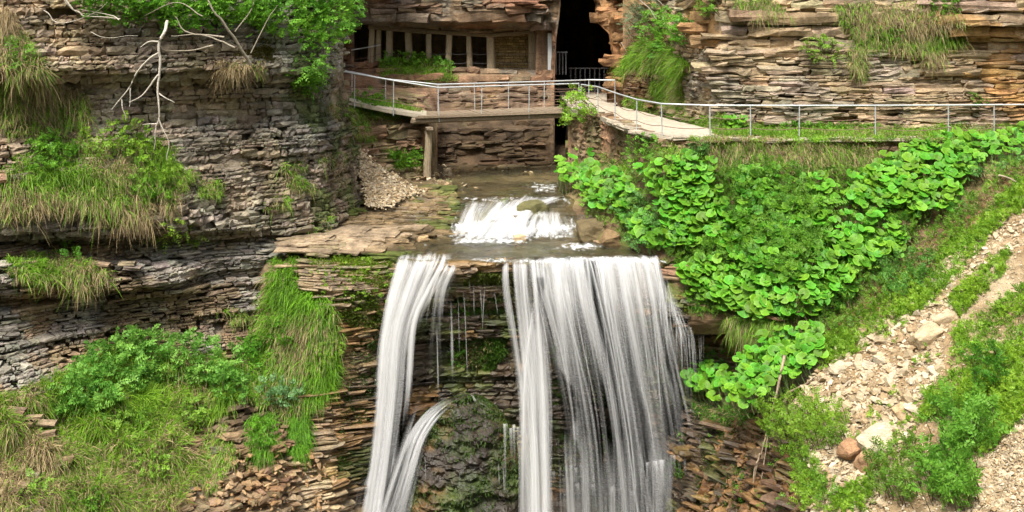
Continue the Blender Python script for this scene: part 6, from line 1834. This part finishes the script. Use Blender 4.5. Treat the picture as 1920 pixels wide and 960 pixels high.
SSL = [(838, 488, 31.95), (828, 505, 31.6), (812, 545, 31.5), (801, 600, 31.45), (795, 680, 31.35), (794, 785, 31.15)]
SSR = [(862, 488, 31.95), (857, 510, 31.6), (842, 545, 31.5), (838, 600, 31.45), (846, 680, 31.35), (854, 765, 31.2)]
ribbons('side_strand', SSL, SSR, 12, (6, 16), [.45, .8, .7, .45, .36, .3], lf, 83, full=.5)
SDL = [(884, 738, 31.2), (842, 746, 31.0), (804, 772, 30.85), (772, 815, 30.6), (748, 880, 30.3), (706, 1000, 29.9)]
SDR = [(888, 744, 31.15), (850, 760, 30.95), (818, 790, 30.75), (794, 832, 30.5), (778, 890, 30.2), (750, 1000, 29.8)]
ribbons('slide', SDL, SDR, 14, (8, 24), [-.1, .38, .7, .78, .68, .58], lf, 84, full=.8, dj=.04, drift=.14)
ribbons('slide', [(790, 690, 31.2), (776, 760, 30.95), (752, 850, 30.5), (706, 1000, 30)], [(852, 690, 31.2), (838, 750, 31.0), (790, 826, 30.5), (748, 1000, 29.85)], 14, (8, 30), [-.1, .22, .42, .55, .55], lf, 85, full=.8, dj=.06)
threads('trickles', [(845, 560, 849, 745, 31.6, 31.3, .10), (818, 600, 822, 760, 31.5, 31.2, .06), (858, 545, 862, 700, 31.6, 31.4, .03), (868, 540, 877, 735, 31.6, 31.4, .035),
                     (898, 530, 906, 630, 31.7, 31.6, .035), (910, 530, 904, 640, 31.7, 31.6, .035), (925, 545, 934, 600, 31.6, 31.5, .04), (888, 530, 889, 600, 31.7, 31.6, .02), (880, 525, 882, 560, 31.7, 31.7, .02)], lf)
threads('trickles', [(881, 738, 893, 756, 31.1, 31.0, .10), (893, 754, 915, 764, 31.0, 31.0, .07), (932, 850, 938, 960, 30.6, 30.3, .05), (940, 850, 948, 965, 30.6, 30.3, .04), (797, 850, 799, 960, 30.4, 30.2, .03), (837, 900, 838, 965, 30.2, 30.1, .03), (768, 890, 772, 965, 30.3, 30.2, .03), (862, 870, 862, 960, 30.2, 30.1, .02)], lf, seed=3)

# --- right fall
CL = [(944, 482, 32.1), (943, 498, 31.45), (944, 540, 31.05), (956, 620, 30.85), (972, 740, 30.65), (980, 860, 30.45), (984, 1000, 30.2)]
CR = [(1018, 480, 32.1), (1018, 496, 31.45), (1020, 540, 31.05), (1024, 620, 30.85), (1030, 740, 30.65), (1033, 860, 30.45), (1034, 1000, 30.2)]
RL = [(1000, 480, 32.1), (1003, 495, 31.42), (1012, 560, 31.0), (1034, 660, 30.8), (1054, 780, 30.6), (1062, 900, 30.4), (1066, 1000, 30.2)]
RR = [(1234, 474, 32.2), (1238, 490, 31.5), (1252, 560, 31.1), (1268, 660, 30.85), (1290, 780, 30.6), (1312, 900, 30.3), (1334, 1000, 30.1)]
rf = curtain('right_waterfall', RL, RR, [-.05, .55, .58, .44, .36, .31, .29, .29], seed=6, m=160, n=100, edge=.08, wob=.2, kind='structure', label='broad white right curtain of the waterfall pouring over the lip', cat='waterfall')
curtain('veil', RL, RR, [-.1, .45, .5, .38, .30, .26, .25, .25], rf, seed=7, m=140, n=100, edge=.1, wob=.35)
ribbons('strands', RL, RR, 58, (12, 38), [.05, .68, .66, .52, .43, .38, .36], rf, 91, full=.5)
ribbons('strands', RL, RR, 26, (4, 11), [.0, .75, .75, .66, .6, .55, .5], rf, 92, full=.4, drift=.09)
curtain('column', CL, CR, [-.05, .5, .5, .55, .62, .62, .6], rf, seed=5, edge=.3, wob=.14)
ribbons('column_strands', CL, CR, 18, (7, 22), [.05, .72, .66, .7, .8, .8, .75], rf, 93, full=.8)
ribbons('column_strands', [(1006, 520, 31.1), (992, 620, 30.8), (984, 740, 30.6), (982, 1000, 30.15)], [(1020, 520, 31.1), (1022, 620, 30.8), (1030, 740, 30.6), (1032, 1000, 30.15)], 10, (8, 20), [.2, .7, .8, .75], rf, 94, full=.9)
ribbons('strands', [(1085, 486, 31.7), (1090, 505, 31.2), (1116, 600, 30.8), (1142, 720, 30.55), (1160, 850, 30.3), (1174, 1000, 30)], [(1138, 486, 31.7), (1142, 505, 31.2), (1158, 600, 30.8), (1176, 720, 30.55), (1192, 850, 30.3), (1202, 1000, 30)], 12, (8, 20), [.1, .5, .62, .66, .62, .55], rf, 95, full=.8)
# skirt on the right that breaks on the ledge
ribbons('side_strands', [(1226, 500, 31.4), (1234, 570, 31.0), (1244, 630, 30.9), (1256, 700, 30.75), (1268, 820, 30.6)], [(1256, 500, 31.3), (1284, 575, 30.8), (1304, 625, 30.5), (1314, 700, 30.45), (1322, 800, 30.4)], 30, (4, 14), [.2, .55, .6, .4, .25], rf, 96, full=.2)
# broken water on the steps at the foot
def froth(u0, v0, u1, v1, d, drop, seed, top=1.0, veil=.38):
    """a ragged crest where the water breaks on a step, with a thin veil running off it"""
    m = 7; r_ = np.random.RandomState(seed)
    for k in range(m):
        t = (k + r_.uniform(-.3, .3)) / (m - 1)
        u = u0 + (u1 - u0) * t; v = v0 + (v1 - v0) * t + r_.normal(0, 3); w = (u1 - u0) * r_.uniform(.12, .26); h = drop * r_.uniform(.4, 1.1)
        curtain('froth', [(u - w, v - 3, d + .1), (u - w, v + 3, d - .1), (u - w * .9, v + h * .4, d - .25), (u - w * .8, v + h, d - .35)],
                [(u + w, v - 3, d + .1), (u + w, v + 3, d - .1), (u + w * 1.0, v + h * .4, d - .25), (u + w * 1.1, v + h, d - .35)],
                [-.3, top * .55, veil * 1.2, veil, veil * .8, veil * .5, -.3], rf, seed=seed * 10 + k, edge=.48, n=26, m=16)
froth(1205, 874, 1285, 852, 30.1, 110, 21)
froth(1290, 832, 1312, 822, 30.0, 50, 23, .8, .25)
froth(944, 800, 986, 802, 30.5, 150, 24, 1.0, .45)
froth(1030, 884, 1090, 872, 30.3, 90, 25, .6, .3)
froth(1070, 905, 1180, 915, 30.2, 60, 26, .5, .3)
it = []
rr = np.random.RandomState(8)
for k in range(46):
    u0 = rr.uniform(1232, 1300); v0 = 500 + (u0 - 1228) * 1.6 + rr.uniform(-10, 20)
    it.append((u0, v0, u0 + rr.uniform(2, 14), v0 + rr.uniform(70, 170), 31.0 - (u0 - 1228) * .006, 30.6, rr.uniform(.015, .04)))
for k in range(16):
    u0 = rr.uniform(1285, 1332)
    it.append((u0, 618 + rr.uniform(0, 10), u0 + rr.uniform(-6, 4), 618 + rr.uniform(40, 110), 30.3, 30.3, rr.uniform(.012, .03)))
for k in range(24):
    u0 = rr.uniform(950, 1226)
    it.append((u0, 500, 1000 + (u0 - 950) * .95 + rr.uniform(-8, 8), rr.uniform(700, 980), 31.0, 30.2 + rr.uniform(-.1, .2), rr.uniform(.02, .05)))
threads('trickles', it, rf, seed=5, dens=.62)

# --- small cascade where the stream steps down: a slanting chute, a left arm and a right apron
CAL = [(950, 364, 37.1), (944, 374, 36.55), (926, 396, 35.8), (902, 424, 35.1), (874, 446, 34.55), (846, 454, 34.35)]
CAR = [(1074, 360, 37.1), (1058, 371, 36.55), (1014, 388, 35.8), (990, 412, 35.1), (985, 440, 34.6), (992, 450, 34.35)]
cs = curtain('cascade', CAL, CAR, [-.1, .35, .5, .55, .6, .3, -.2], n=60, m=70, seed=11, edge=.3, wob=.22, namp=.9, kind='structure', label='small white cascade where the stream steps down above the waterfall', cat='cascade')
ribbons('rills', CAL, CAR, 20, (20, 46), [-.1, .5, .74, .8, .8, .2], cs, 101, drift=.12, full=.7, dj=.08)
ribbons('left_arm', [(884, 370, 36.8), (876, 382, 36.25), (866, 408, 35.5), (854, 438, 34.8), (834, 450, 34.4)], [(944, 366, 36.8), (936, 382, 36.25), (918, 408, 35.5), (920, 438, 34.8), (928, 450, 34.4)], 12, (16, 34), [-.1, .6, .78, .78, .2], cs, 102, drift=.12, full=.7, dj=.08)
ribbons('right_apron', [(985, 388, 36.0), (972, 404, 35.45), (960, 430, 34.8), (944, 452, 34.3)], [(1056, 380, 36.0), (1060, 400, 35.45), (1068, 428, 34.8), (1080, 448, 34.4)], 14, (16, 36), [-.1, .65, .82, .25], cs, 103, drift=.12, full=.7, dj=.08)
ribbons('inflow', [(978, 342, 39.2), (996, 352, 38.2), (1008, 361, 37.4), (1000, 370, 36.8)], [(1044, 340, 39.2), (1048, 350, 38.2), (1062, 359, 37.4), (1070, 368, 36.8)], 12, (8, 20), [-.2, .3, .4, .1], cs, 104, dj=.02)

# drifting spray at the foot
curtain('spray', [(930, 760, 30.3), (930, 830, 30.2), (935, 900, 30.0), (940, 1000, 29.9)], [(1330, 760, 29.9), (1330, 830, 29.8), (1330, 900, 29.7), (1330, 1000, 29.6)], [-.2, .26, .42, .5], rf, seed=31, edge=.3, wob=.3)
curtain('spray', [(660, 700, 30.9), (655, 800, 30.6), (640, 900, 30.3), (620, 1000, 30)], [(800, 700, 30.9), (790, 800, 30.5), (780, 900, 30.1), (770, 1000, 29.7)], [-.2, .22, .34, .42], lf, seed=32, edge=.4, wob=.2)
